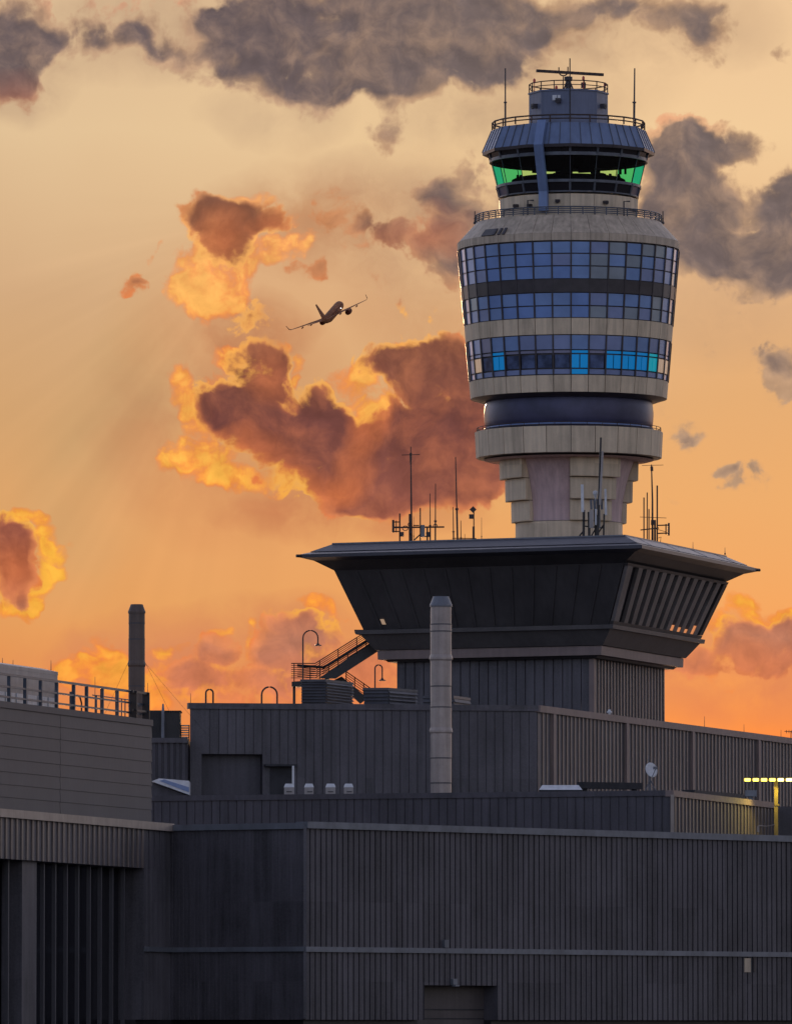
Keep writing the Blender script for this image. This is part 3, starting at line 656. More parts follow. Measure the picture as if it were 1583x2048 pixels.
# shaft
E5 = 5.25
s_ = P(E5, 0); b = MB()
slab(b, plan([(s_[0], (.66, .09, .14)), (s_[1], None), (s_[2], None), (s_[3], None)]), roofM + .01, zPb - .16)
fins(b, s_[1], s_[2], roofM + .02, zPb - .17, .72, .2, .07, .4)
b.build('shaft_wall', [M['clad'], M['fin']], cab)
b = MB(); b.box((s_[1].x + .06, s_[1].y - .06, (roofM + zPb)/2), .34, .34, zPb - roofM - .4, math.atan2(vV.y, vV.x)); b.build('corner_trim', M['plinth'], cab)
b = MB(); loft(b, [P(4.75, zPb - .155), P(4.6, zPb - .02)]); b.build('soffit_strip', M['flare'], cab)
b = MB(); loft(b, [P(4.2, zPb), P(4.18, zLb - .03)]); b.build('plinth_band', M['plinth'], cab)
b = MB(); loft(b, [P(4.05, zLb), P(3.25, zWb - .32)]); b.build('lower_flare', M['flare_g'], cab)
b = MB(); loft(b, [P(3.0, zWb - .315), P(2.95, zWb - .04)]); loft(b, [P(3.5, zWb - .038), P(3.42, zWb)])
b.build('ledge', M['flare_g'], cab)
# main flare : solid core with the front and left skins, glazed right face
b = MB(); loft(b, [P(3.42, zWb + .002), P(1.84, zSo)]); b.build('flared_wall', M['flare'], cab)
# seams on the front face
def fpt(s, t, out=0.0):     # front face point, s from right corner (0) to left (1), t bottom to top
    lo, hi = P(3.42, zWb), P(1.84, zSo)
    q = (lo[1] + (lo[0] - lo[1])*s)*(1 - t) + (hi[1] + (hi[0] - hi[1])*s)*t
    return q - vV*out
def rpt(s, t, out=0.0):     # right face point, s from front corner to back
    lo, hi = P(3.42, zWb), P(1.84, zSo)
    q = (lo[1] + (lo[2] - lo[1])*s)*(1 - t) + (hi[1] + (hi[2] - hi[1])*s)*t
    return q - uV*out
b = MB()
for i in range(1, 13):
    s = i/13; b.bar(fpt(s, .01, .05), fpt(s, .97, .03), .12, .08, up=vV)
b.build('front_rib', M['flare'], cab)
wq = at(773, 1243, K.y + 14)
# lit pane low on the front face
def face_pane(s, t0, t1, w, name, key, fn, out=.08):
    d = (uV if fn is fpt else vV)
    a_, c_ = fn(s, t0, out), fn(s, t1, out); b = MB()
    n_ = (vV if fn is fpt else uV)*.05
    p = [a_ - d*w/2, a_ + d*w/2, c_ + d*w/2, c_ - d*w/2]
    b.hexa([q + n_ for q in p], p); return b.build(name, M[key], cab)
tag(face_pane(.905, .08, .17, .26, 'window', 'cool', fpt), 'small pane with painted sky glow')
# louvred right face
b = MB()
p0 = [rpt(.05, .06, .03), rpt(.965, .06, .03), rpt(.965, .95, .03), rpt(.05, .95, .03)]
b.hexa([q + uV*.02 for q in p0], p0); b.build('window_strip', M['glassdark'], cab)
nf_ = 11
for i in range(nf_ + 1):
    s = .055 + .86*i/nf_ if i else .03
    w_ = .040 if i else .05
    b = MB(); z = []
    for t in (.05, .96): z.append([rpt(s - w_/2, t, .05), rpt(s + w_/2, t, .05), rpt(s + w_/2, t, .30), rpt(s - w_/2, t, .30)])
    b.hexa(z[0], z[1]); b.build('louvre_fin', M['louvre'], cab)
b = MB()
for t0, t1 in ((.0, .052), (.955, 1.0)):
    p = [rpt(0, t0, .3), rpt(1, t0, .3), rpt(1, t1, .3), rpt(0, t1, .3)]; b.hexa([q + uV*.28 for q in p], p)
p = [rpt(.965, .06, .3), rpt(1, .06, .3), rpt(1, .95, .3), rpt(.965, .95, .3)]; b.hexa([q + uV*.28 for q in p], p)
b.build('louvre_frame', M['flare'], cab)
for i, (t0, t1) in ((7, (.055, .15)), (8, (.055, .13)), (9, (.055, .12)), (10, (.055, .2))):  # orange glow stands in for sky seen through the slots
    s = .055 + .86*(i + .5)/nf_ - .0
    tag(face_pane(s, t0, t1, .8, 'window', 'warm', rpt, .24), 'small pane with painted sky glow')
# roof
b = MB(); loft(b, [P(1.84, zSo + .002), P(.75, zE + (zSo - zE)*.33)]); b.build('roof_soffit', M['flare'], cab)
zmid = zE + (zSo - zE)*.33
b = MB()
loft(b, [P(.75, zmid + .002), P(.0, zE - .11), P(0.0, zE + .11), P(.55, zE + .26), P(1.84, zT - .06), P(2.6, zT - .05)])
b.build('roof', M['fascia'], cab)
top = P(1.84, zT); 
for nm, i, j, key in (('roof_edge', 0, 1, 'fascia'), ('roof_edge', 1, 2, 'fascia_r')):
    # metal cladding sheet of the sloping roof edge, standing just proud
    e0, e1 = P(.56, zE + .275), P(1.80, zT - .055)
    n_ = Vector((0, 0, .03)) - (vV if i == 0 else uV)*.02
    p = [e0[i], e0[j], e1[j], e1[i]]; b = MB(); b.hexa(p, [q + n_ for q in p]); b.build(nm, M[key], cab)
b = MB()
t1 = P(1.78, zT - .03); 
for i in range(4): b.bar(t1[i], t1[(i+1) % 4], .16, .12)
b.build('roof_kerb', M['coping'], cab)
zR = zT - .05
c_corners = P(0, zE)
for q, d in ((c_corners[0], (uV*1.0 - vV)), (c_corners[2], (vV - uV*.4)), ):
    b = MB(); b.tube([q - d.normalized()*1.2 + Vector((0, 0, 0)), q + d.normalized()*.28], [.16, .11], 6)
    b.build('corner_spout', M['black'], cab)
for i in range(4):
    s = (i + .5)/4
    a_ = P(.56, zE + .275); c_ = P(1.80, zT - .055)
    q0 = a_[1] + (a_[2] - a_[1])*s; q1 = c_[1] + (c_[2] - c_[1])*s
    b = MB(); b.bar(q0 + Vector((0, 0, .03)) - uV*.02, q1 + Vector((0, 0, .03)) - uV*.02, .05, .05)
    b.build('roof_seam', M['coping'], cab)

# ------------------------------------------------------------------ control tower
TY = 580.0
ax = at(1137, 900, TY); AX = Vector((ax.x, ax.y, 0)); 
PXM = at(1138, 900, TY).x - at(1137, 900, TY).x
def tz(yc, rpx): return at(1137, yc, TY - rpx*PXM).z      # height of a ring whose front reads at yc
def ts(ys): return at(1137, ys, TY).z                     # height read at the silhouette
tw = thing('control_tower', 'tall cream airport control tower with blue glazed drum and green glass cab', 'control tower', (AX.x, AX.y, 0))
def lathe(prof, n=72, a0=0, a1=2*math.pi, mb=None, caps=False):
    b = mb or MB(); b.lathe(AX, [(r*PXM, z) for r, z in prof], n, a0, a1, 0, caps); return b
def ring_panels(mb, r0, z0, r1, z1, n, off=0.0, gap=.035, th=.10, ks=None, mi=0):
    r0 *= PXM; r1 *= PXM
    for k in (ks if ks is not None else range(n)):
        a = off + 2*math.pi*k/n; c = off + 2*math.pi*(k + 1)/n
        ga = gap/2/r0; a += ga; c -= ga
        pt = lambda r, an, z: Vector((AX.x + r*math.sin(an), AX.y - r*math.cos(an), z))
        mb.hexa([pt(r0 - th, a, z0), pt(r0, a, z0), pt(r0, c, z0), pt(r0 - th, c, z0)], [pt(r1 - th, a, z1), pt(r1, a, z1), pt(r1, c, z1), pt(r1 - th, c, z1)], mi)
    return mb
def pol(r, an, z): r *= PXM; return Vector((AX.x + r*math.sin(an), AX.y - r*math.cos(an), z))
# shaft base and flared pillars
zb1 = ts(1047); zb2 = ts(1005); zb3 = ts(961); zb4 = ts(926)
b = MB(); lathe([(107, 0), (107, zb1 - .03)], 64, mb=b); b.build('shaft', M['cream'], tw, True)
lathe([(100, zb1 - .05), (108, zb1 - .01), (100, zb1 + .03)], 64).build('shaft_joint', M['frame'], tw)
b = MB(); lathe([(96, zb1 - 1), (98, zb4 + .5)], 48, mb=b); b.build('shaft_core', M['frame'], tw, True)
def flr(z):
    t = (z - zb1)/(zb4 + .3 - zb1); return 105 + 27*max(0, t)**2.0
for k in range(4):
    c0 = R(-22 + 90*k); b = MB()
    zs = [zb1 + (zb4 + .3 - zb1)*i/14 for i in range(15)]
    lathe([(flr(z), z) for z in zs], 18, c0 - R(21.5), c0 + R(21.5), mb=b)
    vs = []
    for s in (-1, 1):
        an = c0 + s*R(21.5)
        for i in range(14):
            b.add([pol(flr(zs[i]), an, zs[i]), pol(96, an, zs[i]), pol(96, an, zs[i+1]), pol(flr(zs[i+1]), an, zs[i+1])], [[0, 1, 2, 3]])
    b.build('flared_pillar', M['pink'], tw, False)
for k in range(4):
    c0 = R(23 + 90*k)
    for (r, z0, z1) in ((115, zb1 + .0, zb2 - .05), (127, zb2, zb3 - .05), (138.5, zb3, zb4 + .2)):
        b = MB(); hw = R(23.2)
        lathe([(r - 22, z0), (r - .5, z0), (r, z0 + .06), (r + .8, z1), (r - 22, z1)], 14, c0 - hw, c0 + hw, mb=b)
        for an in (c0 - hw, c0 + hw): b.add([pol(r - 22, an, z0), pol(r, an, z0), pol(r + .8, an, z1), pol(r - 22, an, z1)], [[0, 1, 2, 3]])
        b.build('stepped_panel', M['cream'], tw)
# collar
zc0, zc1 = ts(917), ts(866)
b = MB(); lathe([(128, zb4 + .1), (150, zb4 + .12), (162, ts(923)), (170, ts(921))], 72, mb=b); b.build('collar_soffit', M['pink'], tw, True)
lathe([(150, zc0 - .12), (181, zc0 - .02), (183.5, zc0 + .02), (186, zc1), (160, zc1 + .02)], 72).build('collar_core', M['spandrel'], tw)
b = ring_panels(MB(), 185.5, zc0 + .0, 188, zc1 + .03, 24, R(0), .05, .1); b.build('collar_panel', M['cream'], tw)
b = MB()
for zz in (ts(862), ts(857)): b.tube([pol(184, R(5*k), zz) for k in range(72)], .025, 5, closed=True)
for k in range(36): b.tube([pol(184, R(10*k), zc1), pol(184, R(10*k), ts(857))], .025, 5)
b.build('railing', M['rust'], tw)
# neck
b = MB(); zn0, zn1 = ts(866), ts(800)
lathe([(164, zn0 + .02), (165, ts(859)), (167, ts(856)), (168.5, ts(846)), (169.5, ts(828)), (168, ts(812)), (164, zn1 + .2)], 72, mb=b); b.build('neck', M['band'], tw, True)
lathe([(166, ts(861.5)), (169, ts(860)), (169, ts(858)), (166, ts(856.5))], 72).build('neck_trim', M['duct'], tw, True)
# drum core
rz = lambda z: 196 + (222 - 196)*(z - ts(798))/(ts(497) - ts(798))
zd0, zd1 = ts(798), ts(497)
lathe([(150, ts(806)), (176, ts(805)), (195, zd0 - .02)], 72).build('drum_soffit', M['spandrel'], tw)
lathe([(rz(zd0) - 4.5, zd0), (rz(zd1) - 4.5, zd1), (150, zd1 + .1)], 72).build('drum_core', M['frame'], tw)
def band_z(yc):
    z = tz(yc, 205); return tz(yc, rz(z))
NB = 36; OFF = R(0)
def beige(y0, y1, nm='spandrel_band', key='cream'):
    z0, z1 = band_z(y1), band_z(y0)
    ring_panels(MB(), rz(z0) + .5, z0, rz(z1) + .5, z1, NB, OFF, .05, .16).build(nm, M[key], tw)
beige(749.5, 783); beige(635.5, 668)
beige(557.5, 583.5, 'dark_spandrel', 'spandrel')
rnd = random.Random(3)
def pane(mb, k, y0, y1, mi, a_f0=0.0, a_f1=1.0, inset=.09, rr=-1.2):
    z0, z1 = band_z(y1) + .045, band_z(y0) - .045
    w = 2*math.pi/NB; a = OFF + w*(k + a_f0) + inset/2/(210*PXM)*1.0; c = OFF + w*(k + a_f1) - inset/2/(210*PXM)
    r0, r1 = rz(z0) + rr, rz(z1) + rr
    mb.hexa([pol(r0 - 1.5, a, z0), pol(r0, a, z0), pol(r0, c, z0), pol(r0 - 1.5, c, z0)], [pol(r1 - 1.5, a, z1), pol(r1, a, z1), pol(r1, c, z1), pol(r1 - 1.5, c, z1)], mi)
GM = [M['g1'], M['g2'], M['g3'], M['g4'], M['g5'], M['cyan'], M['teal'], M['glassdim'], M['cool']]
def gpick(k, row):
    kk = k if k < 18 else k - 36      # -18..17, 0 just right of centre
    x = rnd.random()
    if kk <= -7 or kk >= 6: return 1 if x < .6 else (4 if x < .85 else 2)
    if 1 <= kk <= 5: return 2 if x < .55 else (0 if x < .8 else 1)
    return 0 if x < .6 else (3 if x < .93 else 1)
bandsA = [(481.5, 506), (506, 531), (531, 557)]; bandsB = [(584, 610.5), (610.5, 635)]
LIT_REFLECT = {-5: 5, -4: 7, -3: 7, -2: 7, -1: 7, 0: 5, 1: 7, 2: 5, 3: 5, 4: 5, 5: 6, -6: 7, -7: 8, 6: 8, 7: 8, -8: 1}
rear = MB()
for k in range(NB):
    kk = k if k < 18 else k - 36
    front = -10 <= kk <= 9
    for bi in range(3):
        mb = MB() if front else rear
        if bi == 0:
            for r, (y0, y1) in enumerate(bandsA): pane(mb, k, y0, y1, gpick(k, r))
        elif bi == 1:
            for r, (y0, y1) in enumerate(bandsB): pane(mb, k, y0, y1, gpick(k, r))
        else:
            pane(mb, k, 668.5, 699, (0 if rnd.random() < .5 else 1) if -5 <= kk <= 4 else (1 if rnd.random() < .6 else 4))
            li = LIT_REFLECT.get(kk, 4)
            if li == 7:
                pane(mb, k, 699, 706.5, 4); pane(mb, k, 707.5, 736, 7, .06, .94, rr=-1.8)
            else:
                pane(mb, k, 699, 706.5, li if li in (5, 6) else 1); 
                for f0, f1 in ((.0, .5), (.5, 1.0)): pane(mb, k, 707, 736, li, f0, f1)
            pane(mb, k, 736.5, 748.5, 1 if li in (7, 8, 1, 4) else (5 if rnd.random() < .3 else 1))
        if front: mb.build('window', GM, tw)
ro = rear.build('rear_glazing', GM, tw); ro['kind'] = 'stuff'
mu = MB()
for k in range(NB):
    a = OFF + 2*math.pi*k/NB
    for y0, y1 in ((480.5, 634.8), (668.8, 748.8)):
        z0, z1 = band_z(y1), band_z(y0)
        rad = Vector((math.sin(a), -math.cos(a), 0))
        mu.bar(pol(rz(z0) - .9, a, z0), pol(rz(z1) - .9, a, z1), .11, .16, up=rad)
mu.build('mullions', M['spandrel'], tw)
# drum roof
zr0 = band_z(480); zr1 = ts(447)
b = ring_panels(MB(), 222.5, zr0 + .02, 223, ts(487), 36, OFF, .03, .3); b.build('drum_lip', M['cream_d'], tw)
lathe([(219, zr0), (219, ts(487)), (184, zr1 - .1), (100, zr1 - .05)], 72).build('drum_roof_core', M['spandrel'], tw)
b = ring_panels(MB(), 222.6, ts(487) + .01, 186, zr1 + .0, 36, OFF, .03, .12); b.build('drum_roof', M['cream_d'], tw)
for a0_, w_ in ((-52, 9), (-44, 1.6), (-40.5, 1.6), (-37.5, 1.6)):
    b = MB(); p = []
    for an, yy, rr_ in ((a0_, 486.5, 222.6), (a0_ + w_, 486.5, 222.6), (a0_ + w_, 473, 211), (a0_, 473, 211)):
        p.append(pol(rr_ + .5, R(an), ts(yy)))
    b.hexa(p, [q + Vector((math.sin(R(a0_)), -math.cos(R(a0_)), .6))*.06 for q in p]); b.build('roof_hatch', M['flare_g'] if w_ > 5 else M['frame'], tw)
# drum rail
def railing(name, r, zb, zt, nposts, nrail, n=72, rad=.035, key='steel', off=0.0, poly=False):
    b = MB(); m = nposts if poly else n
    for i in range(nrail):
        zz = zb + (zt - zb)*(i + 1)/nrail
        b.tube([pol(r, off + 2*math.pi*k/m, zz) for k in range(m)], rad*(1.25 if i == nrail - 1 else 1), 6, closed=True)
    for k in range(nposts):
        a = off + 2*math.pi*k/nposts; b.tube([pol(r, a, zb), pol(r, a, zt)], rad*1.3, 6)
    return b.build(name, M[key], tw)
railing('railing', 186, ts(447), ts(432), 48, 4, rad=.04)
# cab base
z_c0, z_c1 = ts(447), tz(384, 140)
lathe([(133.5, z_c0), (133.5, z_c1 - .06), (120, z_c1 - .05)], 72).build('cab_core', M['spandrel'], tw)
ring_panels(MB(), 139, z_c0 + .02, 140.5, z_c1 - .08, 18, R(0), .03, .08).build('cab_base', M['cream'], tw)
for px_, py_ in ((1029, 406), (1112, 401), (1209, 402), (1270, 411), (1056, 408)):
    an = math.asin((px_ - 1137)/143); zz = tz(py_, 140)
    b = MB(); b.box(pol(141.5, an, zz), .34, .26, .2, an); b.tube([pol(141, an, zz), pol(146, an, zz - .05)], [.12, .16], 8); b.build('light_fitting', M['spandrel'], tw)
lathe([(139.8, tz(412, 140)), (141.3, tz(411.5, 140)), (139.8, tz(411, 140))], 72).build('cable_run', M['frame'], tw)
for an in (-34, 46):
    q = pol(150, R(an), z_c0); b = MB(); b.tube([q, q + Vector((0, 0, 1.25)), q + Vector((.45, 0, 1.25))], .06, 6); b.build('pipe_stub', M['frame'], tw)
# cab glazing 18 sided cone
rc = lambda z: 140.5 + (161 - 140.5)*(z - ts(393))/(ts(310) - ts(393))
def czz(yc):
    z = tz(yc, 150); return tz(yc, rc(z))
NC = 18; COFF = 0.0
z_s0, z_s1, z_h0, z_h1 = czz(381.5), czz(360), czz(305.5), czz(290.5)
def cpane(mb, k, z0, z1, off=-1.0, g=.05, th=1.2):
    w = 2*math.pi/NC; a = COFF + w*k + g/2/(150*PXM); c = COFF + w*(k+1) - g/2/(150*PXM)
    r0, r1 = rc(z0) + off, rc(z1) + off
    mb.hexa([pol(r0 - th, a, z0), pol(r0, a, z0), pol(r0, c, z0), pol(r0 - th, c, z0)], [pol(r1 - th, a, z1), pol(r1, a, z1), pol(r1, c, z1), pol(r1 - th, c, z1)])
for k in range(NC):
    kk = k if k < 9 else k - 18
    b = MB(); cpane(b, k, z_s0 + .02, z_s1 - .03, -.6); b.build('sill_panel', M['band'] if abs(kk + .5) > 3.2 else M['glassdark'], tw)
    # one thin sheet per pane
    b = MB(); w = 2*math.pi/NC; z0, z1 = z_s1 + .04, z_h0 - .04
    a, c = COFF + w*k, COFF + w*(k+1)
    b.add([pol(rc(z0) - .5, a, z0), pol(rc(z0) - .5, c, z0), pol(rc(z1) - .5, c, z1), pol(rc(z1) - .5, a, z1)], [[0, 1, 2, 3]])
    b.build('cab_window', M['cabside'] if 2 <= abs(kk + .5) < 6 else (M['cabglass'] if abs(kk + .5) < 2 else M['cabrear']), tw)
    b = MB(); cpane(b, k, z_h0 + .1, z_h1 - .04, -.8); b.build('transom_window', M['glassdark'], tw)
b = MB()
for k in range(NC):
    a = COFF + 2*math.pi*k/NC; rad = Vector((math.sin(a), -math.cos(a), 0))
    for z0, z1 in ((z_s0, z_s1), (z_h0, z_h1)): b.bar(pol(rc(z0) - .2, a, z0), pol(rc(z1) - .2, a, z1), .15, .14, up=rad)
    b.bar(pol(rc(z_s1) - 1.2, a, z_s1), pol(rc(z_h0) - 1.2, a, z_h0), .035, .05, up=rad)
for zz, h in ((z_s1, .2), (z_h0, .24), (z_s0, .1)):
    lathe([(rc(zz) - 2.5, zz - h/2), (rc(zz) + .8, zz - h/2), (rc(zz) + 1.0, zz + h/2), (rc(zz) - 2.5, zz + h/2)], 72, mb=b)
b.build('cab_frame', M['steel'], tw)
lathe([(0.1, z_h0 + .11), (rc(z_h0) - 1.5, z_h0 + .11)], 72).build('cab_ceiling', M['void'], tw)
lathe([(0.1, z_s0 - .02), (rc(z_s0) - 1.5, z_s0 - .02)], 72).build('cab_floor', M['black'], tw)
b = MB()
lathe([(114, z_s0), (114, z_s1 + .55), (108, z_s1 + .66), (100, z_s1 + .66), (100, z_s0)], 54, mb=b)
rr2 = random.Random(11)
for k in range(26):
    a = rr2.uniform(0, 6.283); r = rr2.uniform(98, 110); h = rr2.uniform(.06, .32)
    b.box(pol(r, a, z_s1 + .64 + h/2), rr2.uniform(.2, .7), .12, h, a)
b.build('console', M['void'], tw)
# hanging screens from the ceiling
b = MB()
for an, w_, h_, r in ((-55, .9, .75, 128), (-18, 1.5, 1.1, 100), (-8, 1.5, 1.15, 96), (20, .5, .9, 100), (160, 1.2, .5, 110), (58, .22, 1.3, 120), (70, .2, 1.2, 120), (-150, .9, .55, 120)):
    b.box(pol(r, R(an), z_h0 + .11 - h_/2), w_, .12, h_, R(an))
b.build('hanging_screen', M['void'], tw)
# cab roof, 12 sided
def poly_ring(r, z, n=12, off=0.0): return [pol(r, off + 2*math.pi*k/n, z) for k in range(n)]
ze0, ze1, zt_ = ts(311), ts(305), ts(261)
b = MB(); loft(b, [poly_ring(158, czz(290) + .02), poly_ring(172, ze0), poly_ring(173, ze1)], True); b.build('roof_eave', M['spandrel'], tw)
b = MB(); loft(b, [poly_ring(172.6, ze1 + .005), poly_ring(153.5, zt_), poly_ring(150, zt_ + .02)], True); b.build('cab_roof', M['roofmetal'], tw)
b = MB()
for k in range(12):
    a0_, a1_ = 2*math.pi*k/12, 2*math.pi*(k+1)/12
    for i in range(4):
        t = i/4
        q0 = pol(172.9, a0_, ze1)*(1-t) + pol(172.9, a1_, ze1)*t; q1 = pol(153.8, a0_, zt_)*(1-t) + pol(153.8, a1_, zt_)*t
        b.bar(q0, q1, .05, .08)
b.build('standing_seam', M['steel'], tw)
railing('railing', 152.5, zt_ + .03, ts(246), 24, 2, rad=.05, key='rust', poly=True)
# duct down the cab
DA = R(-21)
b = MB(); pts = [pol(146, DA, zt_ + .12), pol(154, DA, zt_ + .1), pol(176, DA, ze1 - .1), pol(166, DA, czz(320)), pol(147, DA, ts(396)), pol(146, DA, ts(436))]
rad = Vector((math.sin(DA), -math.cos(DA), 0)); tg = Vector((math.cos(DA), math.sin(DA), 0))
rings = []
for i, p in enumerate(pts):
    d = (pts[min(i+1, len(pts)-1)] - pts[max(i-1, 0)]).normalized(); nn = tg.cross(d).normalized()
    rings.append([p - tg*.33 - nn*.16, p + tg*.33 - nn*.16, p + tg*.33 + nn*.16, p - tg*.33 + nn*.16])
loft(b, rings); b.build('cable_duct', M['duct'], tw)
# penthouse
zp1, zp0 = ts(189), zt_ + .02
b = MB(); loft(b, [poly_ring(79, zp0, 8), poly_ring(79, zp1, 8)]); loft(b, [poly_ring(81, zp1 + .002, 8), poly_ring(81, zp1 + .12, 8)]); b.build('penthouse', M['pent'], tw)
railing('railing', 78.5, zp1 + .12, ts(169), 16, 2, rad=.035, key='rust', poly=True)
for dx in (1108.5, 1119):
    q = at(dx, 195, TY - 79*PXM*.85 - .1); b = MB(); b.box(q, .33, .14, .4); b.box(q + Vector((0, .1, 0)), .2, .3, .2); b.build('white_cabinet', M['white'], tw)
for x, y in ((1114, 209), (1065, 216), (1209, 216)):
    an = math.asin(max(-1, min(1, (x - 1137)/82))); b = MB(); b.box(pol(77, an, ts(y)), .36, .5, .32, an); b.tube([pol(74, an, ts(y)), pol(84, an, ts(y) - .1)], [.08, .17], 8); b.build('light_fitting', M['frame'], tw)
b = MB(); q = pol(80.5, R(1), zp0); b.tube([q, Vector((q.x, q.y, ts(126)))], .05, 6); b.build('lightning_conductor', M['black'], tw)
for x, y in ((1068, 160), (1112, 174), (1166, 155), (1209, 168)):
    q = at(x, y, TY - (20 if x in (1112, 1166) else 2)*PXM); b = MB()
    b.tube([Vector((q.x, q.y, zp1 + .1)), Vector((q.x, q.y, q.z - .15))], .035, 6); b.lathe(V2(q.x, q.y), [(.02, q.z - .16), (.1, q.z - .15), (.1, q.z + .05), (.02, q.z + .14)], 10)
    b.build('obstruction_lamp', M['red'], tw)
q = at(1166, 170, TY); b = MB(); b.box(q, .36, .3, .4); b.tube([Vector((q.x, q.y, zp1 + .1)), q], .05, 6); b.build('equipment_box', M['frame'], tw)
# radar on the penthouse roof
rd = thing('radar_antenna', 'long dark bar radar antenna on a pedestal atop the penthouse', 'radar antenna', (AX.x, AX.y, zp1 + .12))
zb_ = ts(150)
b = MB(); b.lathe(AX, [(.45, zp1 + .12), (.42, zp1 + .3), (.22, zp1 + .5), (.2, zb_ - .45), (.3, zb_ - .4), (.3, zb_ - .12), (.12, zb_ - .08)], 16)
for an in (0, 2.1, 4.2): b.tube([AX + Vector((.5*math.sin(an), .5*math.cos(an), zp1 + .12)), AX + Vector((.15*math.sin(an), .15*math.cos(an), zb_ - .5))], .06, 6)
b.build('pedestal', M['frame'], rd)
b = MB(); b.bar(at(1072, 141, TY - .6), at(1206, 149, TY + .6), .22, .2); b.build('beam', M['rust'], rd)
b = MB(); q0 = at(1072, 141, TY - .6); q1 = at(1206, 149, TY + .6)
for i in range(12):
    t = (i + .5)/12; b.box(q0*(1-t) + q1*t + Vector((0, -.14, 0)), .06, .06, .2)
b.build('beam_clip', M['black'], rd)
lp = thing('loop_antenna', 'U shaped loop antenna on a thin pole left of the radar pedestal', 'antenna', (at(1126, 170, TY - 1).x, TY - 1, zp1 + .12))
b = MB(); q = at(1125, 170, TY - 1); b.tube([Vector((q.x, q.y, zp1 + .12)), at(1126, 152, TY - 1)], .045, 6); b.build('pole', M['rust'], lp)
b = MB(); b.tube([at(1117 + 9*(1 - math.cos(R(a))), 142 + 9*math.sin(R(a)), TY - 1) for a in range(0, 181, 15)], .05, 6); b.tube([at(1117, 143, TY - 1), at(1117, 134, TY - 1)], .05, 6); b.tube([at(1135, 143, TY - 1), at(1135, 133, TY - 1)], .05, 6); b.build('loop', M['rust'], lp)
def whip(name, label, cat, px, yt, yb, Y, zb, r=.045, r2=None, key='rust', px2=None, group=None, collar=True):
    t_ = at(px, yt, Y); q = at(px2 if px2 else px, yb, Y); base = Vector((q.x, Y, zb))
    b = MB(); mid_ = base*.55 + t_*.45
    b.tube([base, mid_], r, 7); b.tube([mid_, t_], [r*.75, (r2 or r*.5)], 7)
    if collar: b.tube([base + Vector((0, 0, 0)), base + Vector((0, 0, .18))], r*2.2, 8); b.tube([mid_ - (t_ - base)*.01, mid_ + (t_ - base)*.012], r*1.7, 8)
    return tag(b.build(name, M[key]), label, cat, group)
whip('whip_antenna', 'straight whip antenna at the left of the cab roof railing', 'antenna', 1010, 136, 250, TY, zt_ + .02, .07, .05, 'frame')
whip('whip_antenna', 'thicker whip antenna at the right of the cab roof railing', 'antenna', 1268.5, 136, 250, TY, zt_ + .02, .085, .05, 'frame', 1267)
for x, l in ((949, 'tiny aerial at the left end of the drum railing'), (1325, 'tiny aerial at the right end of the drum railing')):
    whip('small_aerial', l, 'antenna', x, 422, 445, TY, ts(448), .05, .04, 'frame')
# ------------------------------------------------------------------ chimneys
def stack(name, label, x0, x1, yt, ycap, yb, Y, zb, key, seams, flares, n=20):
    a, c = at(x0, 1400, Y), at(x1, 1400, Y); cx = (a.x + c.x)/2; w = (c.x - a.x)/2
    r = w/math.cos(math.pi/n)*.985
    t = thing(name, label, 'chimney', (cx, Y + w, zb)); ctr = V2(cx, Y + w)
    zt, zcap = at(x0, yt, Y).z, at(x0, ycap, Y).z
    rot = math.pi/n
    ring = lambda rr, z: [Vector((ctr.x + rr*math.sin(rot + 2*math.pi*k/n), ctr.y - rr*math.cos(rot + 2*math.pi*k/n), z)) for k in range(n)]
    zs = [zb] + [at(x0, y, Y).z for y in seams[::-1]] + [zcap]
    b = MB()
    for i in range(len(zs) - 1):
        k = 1 + .012*((i*7) % 3 - 1)
        loft(b, [ring(r*k, zs[i] + .012), ring(r*k*.997, zs[i+1] - .012)])
    b.build('flue', M[key], t)
    for z in zs[1:-1]:
        b = MB(); loft(b, [ring(r*1.014, z - .035), ring(r*1.014, z + .035)]); b.build('joint_band', M['lap'], t)
    for y in flares:
        z = at(x0, y, Y).z; b = MB(); loft(b, [ring(r*1.0, z - .28), ring(r*1.10, z - .18), ring(r*1.10, z - .08), ring(r*1.02, z + .1)]); b.build('flared_collar', M[key], t)
    b = MB(); loft(b, [ring(r*1.07, zcap - .06), ring(r*1.08, zcap + .04), ring(r*.74, zt)]); b.build('cap', M['coping'] if key == 'stack' else M[key], t)
    return t, ctr, r
stack('chimney', 'tall pale grey chimney with tapered top before the flared cab', 860, 903, 1192, 1211, 1584, 476, roofS, 'stack', [1248, 1262, 1372, 1414, 1516, 1566], [1312, 1458])
roofU = zU - .05
t2, c2, r2_ = stack('chimney', 'dark brown chimney behind the roof railing at left', 256, 289, 1208, 1224, 1425, 446, roofU, 'stack_b', [1246, 1278, 1372, 1412], [1324])
zz = at(256, 1326, 446).z
for dx, dy, l in ((-2.2, 1, 'left guy wire of the brown chimney'), (1.6, .5, 'inner right guy wire of the brown chimney'), (3.3, .6, 'outer right guy wire of the brown chimney')):
    b = MB(); s_ = math.copysign(.5, dx); zb_g = roofU if dx < 0 else zN
    b.tube([Vector((c2.x + s_, c2.y, zz)), Vector((c2.x + dx, c2.y + (2 if dx < 0 else 39) - (0), zb_g))], .008, 5)
    b.build('guy_wire', M['frame'], t2)

